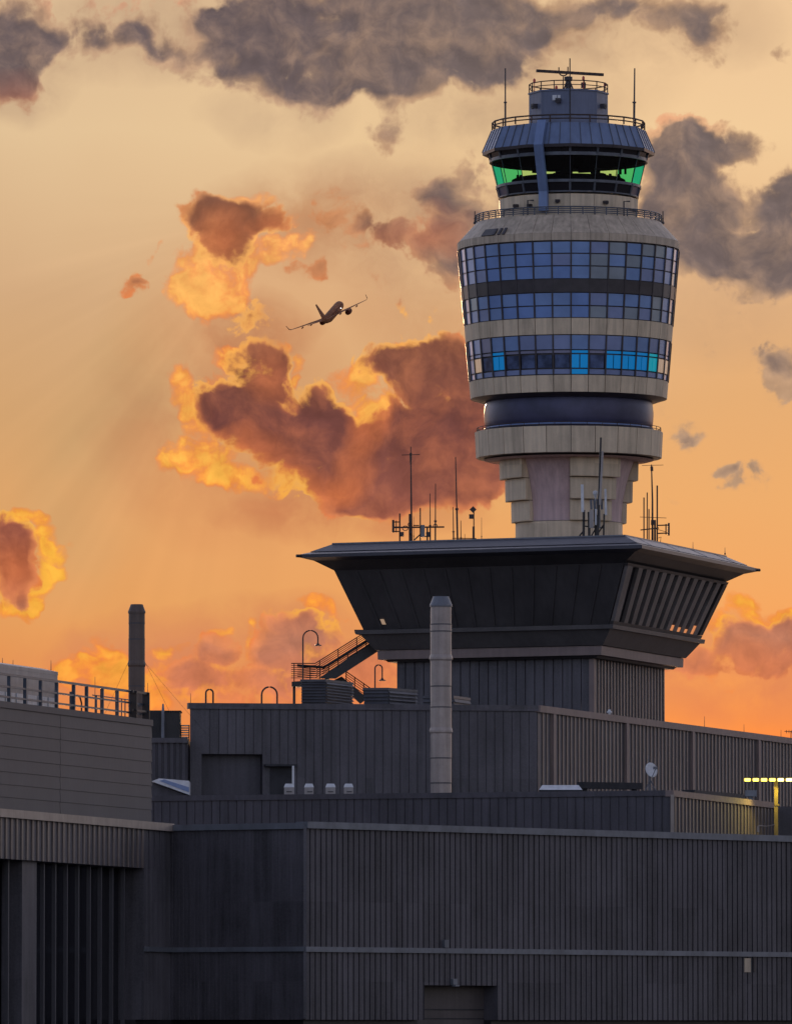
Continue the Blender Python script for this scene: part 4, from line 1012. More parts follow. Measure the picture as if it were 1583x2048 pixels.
# ------------------------------------------------------------------ rooftop units on the middle block
def hvac(label, xa, xm, xb, yt, ytr, Y, lw=1.6, nb=9, full=True):
    a = at(xa, yt, Y); m = at(xm, yt, Y - .25); z = a.z
    c = at_z(xb, ytr, z) if full else at(xb, ytr, Y + 4)
    cY = min(max(c.y, Y + 2.0), Y + 7.0); c = at(xb, ytr, cY)
    t = thing('rooftop_unit', label, 'rooftop unit', (m.x, m.y, roofM), 'louvred rooftop units on the upper block')
    a, m, c = V2(a.x, a.y), V2(m.x, m.y), V2(c.x, c.y); d = a + (c - m)
    b = MB(); slab(b, [a, m, c, d], roofM, z - .16); b.build('casing', M['hvac'], t)
    b = MB(); cen = (a + c)/2
    up = [cen + (q - cen)*1.06 for q in (a, m, c, d)]; slab(b, up, z - .158, z); b.build('lid', M['hvac'], t)
    hgt = z - .2 - roofM
    for p, q, nm in ((m, c, 'louvre'), (a, m, 'louvre')):
        i = inward(p, q, 1); b = MB()
        for k in range(nb):
            zz = roofM + .08 + hgt*k/nb; h = hgt/nb
            n0, n1 = p - i*.01, q - i*.01
            b.hexa([n0 - i*.13 + Vector((0, 0, zz)), n1 - i*.13 + Vector((0, 0, zz)), n1 + Vector((0, 0, zz)), n0 + Vector((0, 0, zz))], [n0 - i*.02 + Vector((0, 0, zz + h*.72)), n1 - i*.02 + Vector((0, 0, zz + h*.72)), n1 + Vector((0, 0, zz + h*.72)), n0 + Vector((0, 0, zz + h*.72))])
        b.build(nm, M['hvac'], t)
    return t
hvac('large louvred rooftop unit under the metal stair', 603, 651, 704, 1359, 1365, 492, nb=10)
hvac('long low louvred rooftop unit right of the stair foot', 728, 776, 832, 1376, 1380, 492, nb=6)
hvac('low rooftop unit mostly hidden behind the pale chimney', 846, 906, 938, 1392, 1396, 492, nb=3)

# ------------------------------------------------------------------ gooseneck lamps and vent hoops
def gooseneck(label, px, px2, ytop, yshade, Y):
    q = at(px, 1400, Y); q2 = at(px2, yshade, Y); zt = at(px, ytop, Y).z; r = (q2.x - q.x)/2
    t = thing('gooseneck_lamp', label, 'lamp', (q.x, Y, roofM), 'gooseneck lamps by the stair')
    pts = [Vector((q.x, Y, roofM)), Vector((q.x, Y, zt - r))] + [Vector((q.x + r - r*math.cos(R(a)), Y, zt - r + r*math.sin(R(a)))) for a in range(20, 181, 20)] + [Vector((q2.x, Y, q2.z + .1))]
    b = MB(); b.tube(pts, .045, 7); b.build('pole', M['black'], t)
    b = MB(); b.lathe(V2(q2.x, Y), [(.06, q2.z + .12), (.09, q2.z + .04), (.22, q2.z - .02), (.24, q2.z - .06), (.03, q2.z - .04)], 16); b.build('shade', M['black'], t)
gooseneck('taller gooseneck lamp rising beside the stair platform', 605.5, 635.5, 1261, 1290, 498)
gooseneck('shorter gooseneck lamp behind the long low rooftop unit', 749.5, 764, 1330, 1360, 500)
for x0, x1, yt, l in ((411.5, 426, 1379, 'narrow vent hoop near the left end of the upper block'), (523, 554, 1374, 'wide vent hoop further along the upper block roof edge')):
    Y = 487; a, c = at(x0, 1400, Y), at(x1, 1400, Y); zt = at(x0, yt, Y).z; r = (c.x - a.x)/2
    b = MB(); b.tube([Vector((a.x, Y, roofM)), Vector((a.x, Y, zt - r))] + [Vector((a.x + r - r*math.cos(R(k)), Y, zt - r + r*math.sin(R(k)))) for k in range(20, 161, 20)] + [Vector((c.x, Y, zt - r)), Vector((c.x, Y, roofM))], .055, 8)
    tag(b.build('vent_hoop', M['rust']), l, 'vent pipe', 'bent vent pipes on the roof edge')

# ------------------------------------------------------------------ metal stair
SY = 526.0
st_ = thing('metal_stair', 'dark metal stair with railings climbing to the flared cab', 'stair', (at(640, 1390, SY).x, SY, roofM))
def sp(px, py, dy=0.0): return at(px, py, SY + dy)
def sheet(mb, pts, dep):
    return mb.hexa(pts, [p + Vector((0, dep, 0)) for p in pts])
b = MB(); sheet(b, [sp(637, 1357), sp(671, 1357.5), sp(759, 1300.5), sp(745, 1282)], .12); sheet(b, [sp(637, 1357, 1.5), sp(671, 1357.5, 1.5), sp(759, 1300.5, 1.5), sp(745, 1282, 1.5)], .12)
n_ = 15
for i in range(n_):
    t = i/n_; p = sp(645 + 98*t, 1354 - 64*t)
    b.box(p + Vector((.3, .75, -.12)), .32, 1.4, .05)
b.build('upper_flight', M['black'], st_)
b = MB(); sheet(b, [sp(583, 1363.5), sp(583, 1373), sp(650, 1373), sp(650, 1359)], 1.6); b.build('platform', M['black'], st_)
b = MB(); sheet(b, [sp(668, 1360, 1.6), sp(683, 1353, 1.6), sp(735, 1397, 1.6), sp(720, 1408, 1.6)], .1); b.build('lower_flight', M['black'], st_)
for x in (588, 645, ):
    p = sp(x, 1373, .8); b = MB(); b.bar(Vector((p.x, p.y, roofM)), p, .18, .18); b.build('leg', M['black'], st_)
def stair_rail(name, pts_top, height_px, n, posts, dy, wide=None):
    b = MB()
    for i in range(n):
        o = height_px*i/(n - 1); r = .024 if i else .035
        b.tube([sp(x, y + o, dy) for x, y in pts_top], r if wide != i else .09, 5)
    for x, y0, y1 in posts: b.tube([sp(x, y0, dy), sp(x, y1, dy)], .035, 5)
    b.build(name, M['black'], st_)
stair_rail('railing', [(582, 1327), (630, 1327), (741, 1258)], 29, 8, [(588, 1327, 1364), (639, 1322, 1358), (676, 1299, 1335), (713, 1276, 1308), (606, 1327, 1360)], -.03)
stair_rail('railing', [(594, 1331), (645, 1335), (660, 1328), (744, 1276)], 22, 6, [(620, 1332, 1363), (657, 1331, 1352), (695, 1306, 1325), (732, 1283, 1298)], 1.55, 0)
stair_rail('railing', [(690, 1342), (745, 1380)], 30, 7, [(692, 1342, 1362), (709, 1354, 1378), (727, 1366, 1394)], 1.7)
b = MB(); sheet(b, [sp(708, 1259.5, -.5), sp(709, 1263.5, -.5), sp(736, 1265.5, -.5), sp(736, 1259.5, -.5)], 2.4); b.build('landing', M['black'], st_)

# ------------------------------------------------------------------ things on the set back roof
Yv = 478.5
vents = [(568, 588, 'small white roof vent with a tall L shaped pipe'), (608.5, 627, 'small white roof vent, first one right of the vent with the tall pipe'), (651, 670.5, 'small white roof vent, second one right of the vent with the tall pipe'), (687.5, 706, 'small white roof vent nearest the pale chimney')]
for i, (x0, x1, l) in enumerate(vents):
    a, c = at(x0, 1588, Yv), at(x1, 1588, Yv); cx = (a.x + c.x)/2; w = c.x - a.x; zt = at(x0, 1567.5, Yv).z; zm = at(x0, 1575, Yv).z
    t = thing('roof_vent', l, 'roof vent', (cx, Yv + w/2, roofS), 'white roof vents on the setback roof')
    b = MB(); b.box((cx, Yv + w/2, (roofS + zm)/2), w, w, zm - roofS); b.build('body', M['rtu'], t)
    cc = Vector((cx, Yv + w/2, 0)); q = lambda k, z: [cc + Vector((sx*w/2*k, sy*w/2*k, z)) for sx, sy in ((-1, -1), (1, -1), (1, 1), (-1, 1))]
    b = MB(); loft(b, [q(1.04, zm + .002), q(1.0, zm + .06), q(.74, zt)]); b.build('hood', M['white'], t)
    b = MB(); b.box((cx + .05*(i % 2), Yv - .02, roofS + (zm - roofS)*.72), w*.55, .03, .06); b.box((cx, Yv - .02, roofS + (zm - roofS)*.45), .05, .03, .2); b.build('slot', M['frame'], t)
    if i == 0:
        p0, p1 = at(586, 1578, Yv + .1), at(586, 1532, Yv + .1)
        b = MB(); b.bar(p0, p1, .13, .13); b.bar(at(577, 1570, Yv + .1), at(588, 1570, Yv + .1), .14, .14); b.build('pipe', M['white'], t)
# low white rooflight and dark curbs
def trap(name, label, cat, x0, x1, yt, yb, Y, ins, key, dep=1.6, zb=None):
    z0 = at(x0, yb, Y).z; z1 = at(x0, yt, Y).z; zb = roofS
    xa, xb = at(x0, yb, Y).x, at(x1, yb, Y).x; k = (xb - xa)*ins
    t = thing(name, label, cat, ((xa + xb)/2, Y + dep/2, zb))
    b = MB(); slab(b, [V2(xa + .04, Y + .04), V2(xb - .04, Y + .04), V2(xb - .04, Y + dep - .04), V2(xa + .04, Y + dep - .04)], zb, z0 - .002); b.build('curb', M['dark'], t)
    b = MB(); b.hexa([Vector((xa, Y, z0)), Vector((xb, Y, z0)), Vector((xb, Y + dep, z0)), Vector((xa, Y + dep, z0))], [Vector((xa + k, Y + dep*.3, z1)), Vector((xb - k, Y + dep*.3, z1)), Vector((xb - k, Y + dep*.7, z1)), Vector((xa + k, Y + dep*.7, z1))]); b.build('cover', M[key], t)
    return t
trap('rooflight', 'long low white rooflight at the corner of the upper block', 'rooflight', 1077, 1164, 1570, 1580, 468, .08, 'white')
def lowduct(label, x0, x1, y0, y1, yb0, Y0, key, h=None, name='roof_duct', cat='duct'):
    a = at(x0, y0, Y0); c = at_z(x1, y1, a.z); cy = min(c.y, Y0 + 14); c = at(x1, y1, cy)
    t = thing(name, label, cat, (a.x, a.y, roofS)); i = inward(a, c, 1)
    z0 = max(roofS + .05, at(x0, yb0, Y0).z)
    b = MB(); p = [a, c, c + i*.8, a + i*.8]; slab(b, p, z0, a.z); b.build('casing', M[key], t)
    for s in (.08, .92):
        q = a + (c - a)*s + i*.4; b = MB(); b.box((q.x, q.y, (roofS + z0)/2), .3, .3, z0 - roofS - .004); b.build('foot', M['dark'], t)
lowduct('dark low roof duct between the white rooflight and the satellite dish', 1166, 1284, 1564, 1566, 1577, 474, 'dark')
lowduct('dark low roof duct on the receding roof left of the yellow lamps', 1388, 1488, 1580, 1589, 1592, 492, 'dark')
a = at(1490, 1581, 494); b = MB(); b.box(a + Vector((.35, .4, -.18)), .72, .7, .4); b.box(Vector((a.x + .35, a.y + .4, (roofS + a.z - .38)/2)), .3, .3, a.z - .38 - roofS - .004); tag(b.build('equipment_box', M['coping']), 'small grey equipment box at the end of the dark roof duct', 'box')
# satellite dish
dq = at(1300, 1541, 472); dt = thing('satellite_dish', 'pale round satellite dish on a frame before the ribbed wall', 'satellite dish', (dq.x, 472, roofS))
b = MB(); axis = Vector((.55, -.80, .25)).normalized(); sx_ = axis.cross(Vector((0, 0, 1))).normalized(); sy_ = sx_.cross(axis).normalized()
vs, fs = [], []; nr = 24
for side, o in ((0, 0.0), (1, -.03)):
    for j in range(5):
        rr = .43*j/4
        for k in range(nr): vs.append(dq + sx_*rr*math.cos(2*math.pi*k/nr) + sy_*rr*1.06*math.sin(2*math.pi*k/nr) + axis*(.12*(j/4)**2 + o))
for side in (0, 1):
    for j in range(4):
        for k in range(nr): fs.append([side*5*nr + j*nr + k, side*5*nr + j*nr + (k+1) % nr, side*5*nr + (j+1)*nr + (k+1) % nr, side*5*nr + (j+1)*nr + k])
for k in range(nr): fs.append([4*nr + k, 4*nr + (k+1) % nr, 9*nr + (k+1) % nr, 9*nr + k])
b.add(vs, fs); b.build('reflector', M['white'], dt, True)
b = MB(); f = dq + axis*.52; b.tube([dq - sy_*.4 + axis*.1, f - sy_*.05], .025, 5); b.box(f, .2, .2, .16, .5); b.build('feed_arm', M['coping'], dt)
b = MB(); base = Vector((dq.x, 472.2, roofS)); b.tube([dq - axis*.06, dq - axis*.25, Vector((dq.x, 472.2, dq.z - .35)), base], .06, 8); b.build('mast', M['coping'], dt)
b = MB()
for dx, dz in ((-.5, 0), (.5, 0)): b.bar(base + Vector((dx, -.4, .06)), base + Vector((dx, .5, .06)), .08, .1)
for dy in (-.4, .5): b.bar(base + Vector((-.55, dy, .13)), base + Vector((.6, dy, .13)), .08, .08)
b.tube([base + Vector((-.5, -.3, .1)), Vector((dq.x, 472.2, dq.z - .55))], .03, 5); b.tube([base + Vector((.5, -.3, .1)), Vector((dq.x, 472.2, dq.z - .55))], .03, 5)
b.build('base_frame', M['steel'], dt)
whip('small_aerial', 'thin aerial standing just behind the satellite dish', 'antenna', 1296, 1511, 1570, 474, roofS, .03, .02, 'coping', collar=False)

# ------------------------------------------------------------------ yellow flood lamps
LY = 478.0
q0, q1 = at(1491, 1560, LY), at(1650, 1560, LY)
lb = thing('floodlight_bar', 'row of lit yellow flood lamps on a yellow post at right', 'floodlight', (at(1551, 1600, LY).x, LY + .15, zc))
pp = at(1551, 1562, LY + .25)
b = MB(); b.box((pp.x, pp.y, (zc + pp.z)/2), .23, .2, pp.z - zc); b.box((pp.x + .05, pp.y, at(1551, 1610, LY).z), .28, .24, .08); b.build('post', M['yellow'], lb)
b = MB(); b.bar(q0 + Vector((-.15, .18, 0)), q1 + Vector((0, .18, 0)), .12, .14); b.build('crossbar', M['yellow'], lb)
for i in range(9):
    x = 1494 + i*16.6; q = at(x, 1560, LY)
    b = MB(); b.box(q, .33, .26, .17); h = b.build('lamp', M['led'] if i < 4 else M['led_hot'], lb)
    b = MB(); b.box(q + Vector((0, .02, .13)), .43, .32, .04); b.box(q + Vector((.22, .02, 0)), .03, .3, .24); b.build('housing', M['frame'], h)
    tl = bpy.data.lights.new('flood', 'SPOT'); tl.energy = 46 if i > 3 else 28; tl.color = (1, .78, .16); tl.spot_size = R(150); tl.spot_blend = .6; tl.shadow_soft_size = .15
    to = bpy.data.objects.new('lamp_light', tl); COL.objects.link(to); to.parent = lb; to.location = q + Vector((0, -.25, -.12)) - Vector(lb.location); to.rotation_euler = (R(-15), 0, 0)

# ------------------------------------------------------------------ roof railing and pale unit on the left block
rl_ = thing('roof_railing', 'blue grey roof railing along the left panel building', 'railing', (UB.x - 2, UB.y - 4, zU))
zr_t = at_z(255, 1379, 0).z
def up_pt(px, off=0.25):     # point on the roof edge line under px
    yy = on_line(px, 1420, UL + iU*off, UB + iU*off); q = at(px, 1420, yy); return V2(q.x, q.y)
zrt = at(255, 1379, on_line(255, 1400, UL, UB)).z
for k, zz in enumerate((zrt, zrt - (zrt - zU)*.42, zrt - (zrt - zU)*.78)):
    b = MB(); b.bar(up_pt(-60) + Vector((0, 0, zz - .05)), up_pt(296) + Vector((0, 0, zz - .05)), .1, .10 if k else .13); b.build('rail', M['rail'], rl_)
for i, x in enumerate((-40, -12, 18, 50, 81, 113, 147, 173, 204, 234, 262)):
    q = up_pt(x, .27); b = MB(); b.bar(q + Vector((0, 0, zU + .002)), q + Vector((0, 0, zrt - .12)), .18, .14, up=du_); b.build('post', M['rail'], rl_)
for x, yt in ((141, 1370), (192, 1386), (243, 1385), (250, 1386)):
    q = up_pt(x, 1.4); b = MB(); b.bar(q + Vector((0, 0, zU)), q + Vector((0, 0, zrt - .35)), .12 if x in (141, 192) else .06, .10); b.build('stanchion', M['rail'], rl_)
b = MB(); b.bar(up_pt(185, 1.4) + Vector((0, 0, zrt - .38)), up_pt(262, 1.4) + Vector((0, 0, zrt - .38)), .05, .06); b.build('rear_rail', M['rail'], rl_)
sc = thing('railing_gate', 'small framed panel at the railing end over the brown chimney foot', 'railing', (up_pt(280).x, up_pt(280).y, zU))
b = MB(); z0, z1 = zU, at(270, 1384, on_line(270, 1400, UL, UB)).z
for x in (267, 292): b = MB(); b.bar(up_pt(x, .05) + Vector((0, 0, z0)), up_pt(x, .05) + Vector((0, 0, z1 + .05)), .4, .10, up=du_); b.build('upright', M['black'], sc)
b = MB(); b.bar(up_pt(264, .0) + Vector((0, 0, z1)), up_pt(297, .0) + Vector((0, 0, z1)), .1, .14); b.build('top_bar', M['black'], sc)
b = MB(); b.bar(up_pt(264, .0) + Vector((0, 0, (z0 + z1)/2 - .3)), up_pt(297, .0) + Vector((0, 0, (z0 + z1)/2 - .3)), .08, .1); b.build('mid_bar', M['black'], sc)
b = MB(); pts = [up_pt(163, 2.0) + Vector((0, 0, zU)), up_pt(163, 2.0) + Vector((0, 0, zU + .7)), up_pt(160, 2.0) + Vector((0, 0, zU + 1.0)), up_pt(155, 2.0) + Vector((0, 0, zU + 1.1))]
b.tube(pts, .05, 6); tag(b.build('vent_hoop', M['rust']), 'small bent pipe seen through the roof railing', 'vent pipe', 'bent vent pipes on the roof edge')
# pale unit
u_ = thing('cooling_unit', 'large pale metal rooftop unit behind the railing at far left', 'rooftop unit', (up_pt(60, 3).x, up_pt(60, 3).y, zU - .05))
p0, p1 = up_pt(-80, 1.8), up_pt(115, 1.8)
p1y = p1.y; zt0 = at(115, 1343, p1.y).z
b = MB(); p = [p0, p1, p1 + iU*4, p0 + iU*4]; slab(b, p, zU - .05, zt0 - .22); b.build('casing', M['rtu'], u_)
b = MB(); cen = (p[0] + p[2])/2
loft(b, [[q + Vector((0, 0, zt0 - .218)) for q in [cen + (k - cen)*1.006 for k in p]], [q + Vector((0, 0, zt0 - .03)) for q in [cen + (k - cen)*1.004 for k in p]], [q + Vector((0, 0, zt0 + .1)) for q in [cen + (k - cen)*.8 for k in p]]]); b.build('lid', M['rtu'], u_)
dpl = (p1 - p0); ln = dpl.length; dpl = dpl.normalized()
zmid_ = zU + .75
for i in range(9):
    s = ln*(i + .5)/9; q = p0 + dpl*s - iU*.06; hw = ln/9*.43
    b = MB(); b.hexa([q - dpl*hw + Vector((0, 0, zU + .02)), q + dpl*hw + Vector((0, 0, zU + .02)), q + dpl*hw + iU*.05 + Vector((0, 0, zU + .02)), q - dpl*hw + iU*.05 + Vector((0, 0, zU + .02))], [q - dpl*hw + Vector((0, 0, zmid_)), q + dpl*hw + Vector((0, 0, zmid_)), q + dpl*hw + iU*.05 + Vector((0, 0, zmid_)), q - dpl*hw + iU*.05 + Vector((0, 0, zmid_))])
    pn = b.build('access_panel', M['white'], u_)
    b = MB(); q2 = q - iU*.03
    b.bar(q2 - dpl*hw*.6 + Vector((0, 0, zU + .5)), q2 + dpl*hw*.5 + Vector((0, 0, zU + .5)), .04, .07); b.build('slot', M['frame'], pn)

# ------------------------------------------------------------------ antennas on the flared roof
def rod(mb, px, yt, yb, Y, r, zb=None, mi=0):
    a = at(px, yt, Y); q = at(px, yb, Y); mb.tube([Vector((q.x, Y, zb if zb is not None else q.z)), a], r, 6, mi); return mb
AY = 531.0     # the left array stands mid roof
def roofy(px): return zR
aa = thing('antenna_array', 'dense antenna array on a horizontal boom at the left of the flat roof', 'antenna array', (at(840, 1080, AY).x, AY, zR))
b = MB(); b.tube([at(785, 1055, AY), at(888, 1054, AY)], .06, 6); b.tube([at(826, 1051, AY + .3), at(838, 1051, AY + .3)], .04, 6); b.build('boom', M['rust'], aa)
for x, yt, r in ((799, 1027, .06), (819.5, 1028, .1), (840, 1016, .05), (854, 1053, .06)):
    b = MB(); rod(b, x, yt, 1080, AY, r, zR); b.build('mast', M['rust'], aa)
b = MB()
for y in (1044, 1054, 1063): b.tube([at(786, y, AY), at(800, y, AY)], .04, 5)
b.tube([at(792, 1041, AY), at(792, 1065, AY)], .04, 6)
b.bar(at(786, 1040, AY), at(786, 1065, AY), .16, .2); b.build('panel_antenna', M['rust'], aa)
for x, y0, y1, w_ in ((803.5, 1064, 1073, .25), (856, 1064, 1074, .3), (822, 1062, 1067, .15)):
    b = MB(); b.bar(at(x, y0, AY - .15), at(x, y1, AY - .15), w_, .2); b.build('radio_box', M['rust'], aa)
b = MB(); b.bar(at(845, 1050, AY - .2), at(845, 1074, AY - .2), .26, .22); b.build('radio_box', M['coping'], aa)
b = MB(); b.tube([at(828, 1080, AY), at(842, 1067, AY)], .05, 6); b.tube([at(845, 1073, AY), at(856, 1073, AY)], .04, 5); b.build('brace', M['rust'], aa)
for x, y, r in ((810, 1056.5, 5.5), (819.5, 1049, 4), (870, 1052, 4)):
    b = MB(); b.tube([at(x + r*math.cos(R(k)), y + r*.85*math.sin(R(k)), AY - .05) for k in range(0, 360, 24)], .03, 5, closed=True); b.build('loop', M['rust'], aa)
tm = thing('tall_antenna', 'tallest mast with a small cross arm, left of the tower', 'antenna', (at(822, 1080, AY + .6).x, AY + .6, zR))
b = MB(); q = at(823, 1080, AY + .6); b.tube([Vector((q.x, AY + .6, zR)), at(822, 1000, AY + .6), at(821, 893, AY + .6)], [.07, .06, .03], 7); b.tube([at(821, 906, AY + .6), at(821, 930, AY + .6)], [.09, .05], 7); b.build('mast', M['rust'], tm)
b = MB(); b.tube([at(803, 910, AY + .6), at(839, 909, AY + .6)], .025, 5); b.build('cross_arm', M['rust'], tm)
for x, yt, x2, r, l in ((859.5, 987, 860, .05, 'whip antenna with a mid collar, second tallest beside the left array'), (870.5, 967, 870, .055, 'tall whip antenna at the right end of the left array'), (827, 1033, 827, .025, 'hair thin short aerial inside the left array'),
        (905.5, 1014, 907, .05, 'short whip antenna left of the bare tall pole'), (910.5, 914, 915, .065, 'bare tall leaning pole right of the left array'), (921, 1041, 921.5, .045, 'short stub antenna right of the bare tall pole'), (929, 1068, 929, .03, 'tiny stub near the diamond panel mast'), (962.5, 1035, 962.5, .025, 'hair thin aerial between the diamond panel mast and the tower')):
    whip('whip_antenna', l, 'antenna', x, yt, 1078, AY + .9, zR, r, None, 'rust', x2, 'whip antennas left of the tower')
b = MB(); b.tube([at(904, 1076.5, AY + .9), at(952, 1077, AY + .9)], .03, 5); b.box(at(928, 1079, AY + .9) , 1.0, .1, .05); tag(b.build('base_rail', M['rust']), 'low horizontal rail on the roof edge at the antenna feet', 'rail')
dm = thing('diamond_antenna', 'mast with a diamond panel and a square panel near the tower', 'antenna', (at(947, 1078, AY).x, AY, zR))
b = MB(); rod(b, 947, 1022, 1078, AY, .045, zR); q = at(946.5, 1078, AY); b.tube([Vector((q.x, AY, zR)), at(946.5, 1053, AY)], .08, 7); b.build('mast', M['rust'], dm)
def flat_panel(px, py, w_, rot, Y, nm, key, par, th=.09):
    c = at(px, py, Y); b = MB(); p = []
    for k in range(4):
        a = rot + math.pi/4 + k*math.pi/2; p.append(c + Vector((w_*.7071*math.cos(a), 0, w_*.7071*math.sin(a))))
    b.hexa(p, [q + Vector((0, th, 0)) for q in p]); return b.build(nm, M[key], par)
flat_panel(945.5, 1019, .33, R(45), AY - .1, 'diamond_panel', 'rust', dm); flat_panel(942, 1033, .31, 0, AY - .1, 'square_panel', 'rust', dm)
# right array, behind the tower side
BY = 536.0
ra = thing('antenna_array', 'antenna array with a dipole panel at the right of the tower', 'antenna array', (at(1312, 1080, BY).x, BY, zR))
b = MB(); b.tube([at(1280, 1060, BY), at(1317, 1056, BY)], .045, 6); b.tube([at(1279, 1034, BY), at(1332, 1036, BY)], .02, 5); b.build('boom', M['rust'], ra)
for x, yt, r in ((1287, 995, .05), (1293.5, 985, .045), (1297, 1018, .045), (1313.5, 971, .06), (1309, 1040, .08)):
    b = MB(); rod(b, x, yt, 1085, BY, r, zR); b.build('mast', M['rust'], ra)
b = MB(); 
for y in (1051, 1067): b.tube([at(1313, y, BY), at(1337, y - 1, BY)], .045, 5)
b.tube([at(1331, 1048, BY), at(1331, 1069, BY)], .045, 5); b.bar(at(1336.5, 1046, BY), at(1336.5, 1071, BY), .14, .2); b.tube([at(1311, 1058, BY), at(1332, 1064, BY)], .02, 5); b.build('panel_antenna', M['rust'], ra)
b = MB(); b.tube([at(1316, 1076, BY - .1), at(1321, 1074, BY - .1), at(1320, 1084, BY - .1)], .03, 5); b.build('cable', M['rust'], ra)
tm2 = thing('tall_antenna', 'tall mast with a thin cross arm, right of the tower', 'antenna', (at(1303.5, 1080, BY + .5).x, BY + .5, zR))
b = MB(); q = at(1304, 1080, BY + .5); b.tube([Vector((q.x, BY + .5, zR)), at(1304, 1000, BY + .5), at(1302, 929, BY + .5)], [.085, .06, .04], 7); b.tube([at(1302.5, 933, BY + .5), at(1303, 942, BY + .5)], .1, 7); b.tube([at(1304, 1040, BY + .5), at(1304, 1050, BY + .5)], .11, 7); b.build('mast', M['rust'], tm2)
b = MB(); b.tube([at(1283, 931, BY + .5), at(1326, 930, BY + .5)], .018, 5); b.build('cross_arm', M['rust'], tm2)
# mobile phone mast in front of the shaft
CY = 526.0
cm = thing('cell_mast', 'cluster of white and grey panel antennas before the tower shaft', 'cell mast', (at(1190, 1072, CY).x, CY, zR))
for x, y0, y1, xb in ((1167, 1020, 1072, 1166), (1177, 1024, 1072, 1178), (1189, 1015, 1072, 1192), (1195, 1030, 1072, 1195), (1207.5, 1028, 1070, 1206)):
    b = MB(); b.tube([Vector((at(xb, y1, CY).x, CY, zR)), at(x, y0, CY)], .09 if x < 1200 else .06, 7); b.build('mast', M['black'], cm)
b = MB(); b.tube([at(1165, 1052, CY), at(1207, 1056, CY)], .05, 6); b.tube([at(1162, 1040, CY - .1), at(1172, 1042, CY - .1)], .04, 5); b.tube([at(1158, 1072, CY), at(1168, 1060, CY)], .06, 6); b.tube([at(1190, 1058, CY), at(1182, 1072, CY)], .05, 6); b.tube([at(1196, 1066, CY), at(1206, 1050, CY)], .05, 6); b.build('bracing', M['black'], cm)
for x, y0, y1, w_, key in ((1164.5, 969, 1024, .19, 'white'), (1211, 978, 1030, .15, 'white'), (1182, 1020, 1056, .28, 'rtu'), (1197, 1020, 1056, .2, 'coping'), (1191, 1018, 1050, .12, 'white')):
    b = MB(); b.bar(at(x - (1 if y0 < 1000 else 0), y0, CY - .2), at(x, y1, CY - .2), w_, .14); b.build('panel_antenna', M[key], cm)
for x in (1181, 1187.5, 1194, 1202):
    b = MB(); b.bar(at(x, 999, CY - .1), at(x + 1, 1019, CY - .1), .16, .18); b.build('radio_unit', M['steel'], cm)
b = MB(); q = at(1190, 984, CY); b.lathe(V2(q.x, CY), [(.05, q.z - .42), (.09, q.z - .25), (.17, q.z - .12), (.17, q.z + .05), (.03, q.z + .09)], 12); b.tube([at(1190.5, 1019, CY), at(1190, 996, CY)], .04, 6); b.build('gps_dome', M['white'], cm)
pw = thing('pole_antenna', 'very tall thin two tone pole in front of the tower shaft', 'antenna', (at(1196, 1072, CY - .4).x, CY - .4, zR))
b = MB(); q = at(1194, 1072, CY - .4); b.tube([Vector((q.x, CY - .4, zR)), at(1201, 875, CY - .4)], [.085, .07], 8); b.build('mast', M['black'], pw)
b = MB(); b.tube([at(1199, 1010, CY - .6), at(1204.5, 902, CY - .6)], [.075, .07], 8); b.build('radome', M['rtu'], pw)
b = MB(); b.tube([at(1200, 990, CY - .6), at(1196.6, 990, CY - .4)], .03, 5); b.tube([at(1203.6, 910, CY - .6), at(1199.9, 910, CY - .4)], .03, 5); b.build('clamp', M['black'], pw)
# ------------------------------------------------------------------ thin lightning rods along the roof edges
rods = [(1385, 1084, 1099, 531, zR, 'lightning rod midway along the right roof edge of the flared cab'), (1449, 1095, 1110, 535, zR, 'lightning rod near the right corner of the flared cab roof'),
        (5, 1316, 1340, 430, zt0 - .1, 'lightning rod at the far left end of the pale unit'), (26, 1320, 1340, 430, zt0 - .1, 'lightning rod left on the pale unit'), (102, 1321, 1342, 430, zt0 - .1, 'lightning rod right on the pale unit'),
        (190, 1354, 1400, 441, roofU, 'lightning rod behind the roof railing'), (295.5, 1366, 1440, 441.5, roofU, 'lightning rod just right of the brown chimney'),
        (381, 1387, 1408, 488, roofM, 'lightning rod at the left corner of the upper block'), (1327, 1421, 1450, 527, roofM, 'lightning rod just right of the cab shaft'), (1408, 1433, 1460, 533, roofM, 'lightning rod on the receding edge, second right of the cab shaft'),
        (1487, 1449, 1470, 541, roofM, 'lightning rod on the receding edge, third right of the cab shaft'), (1561, 1460, 1480, 551, roofM, 'lightning rod furthest along the receding edge'), (1162, 1405, 1425, 503, roofM, 'lightning rod at the foot of the cab shaft'), (1249, 1416, 1432, 507, roofM, 'lightning rod before the cab shaft side wall'),
        (1500, 1513, 1580, 496, roofS, 'thin rod behind the yellow flood lamps')]
for x, yt, yb, Y, zb, l in rods:
    a = at(x, yt, Y); b = MB(); b.tube([Vector((a.x, Y, zb)), a], [.03, .012], 5); b.tube([Vector((a.x, Y, zb)), Vector((a.x, Y, zb + .12))], .06, 6)
    tag(b.build('lightning_rod', M['frame']), l, 'lightning rod', 'lightning rods along the roof edges')
a = at(1218, 1424, 505); b = MB(); b.box(Vector((a.x, a.y, roofM + .35)), .16, .16, .7); b.lathe(V2(a.x, a.y), [(.05, a.z - .1), (.16, a.z - .06), (.17, a.z + .02), (.03, a.z + .1)], 12)
tag(b.build('roof_camera', M['white']), 'small white camera dome on the parapet below the cab shaft', 'camera')
hy = 560; hb = thing('yagi_antenna', 'tiny yagi antenna at the right frame edge above the parapet', 'antenna', (at(1580, 1480, hy).x, hy, roofM))
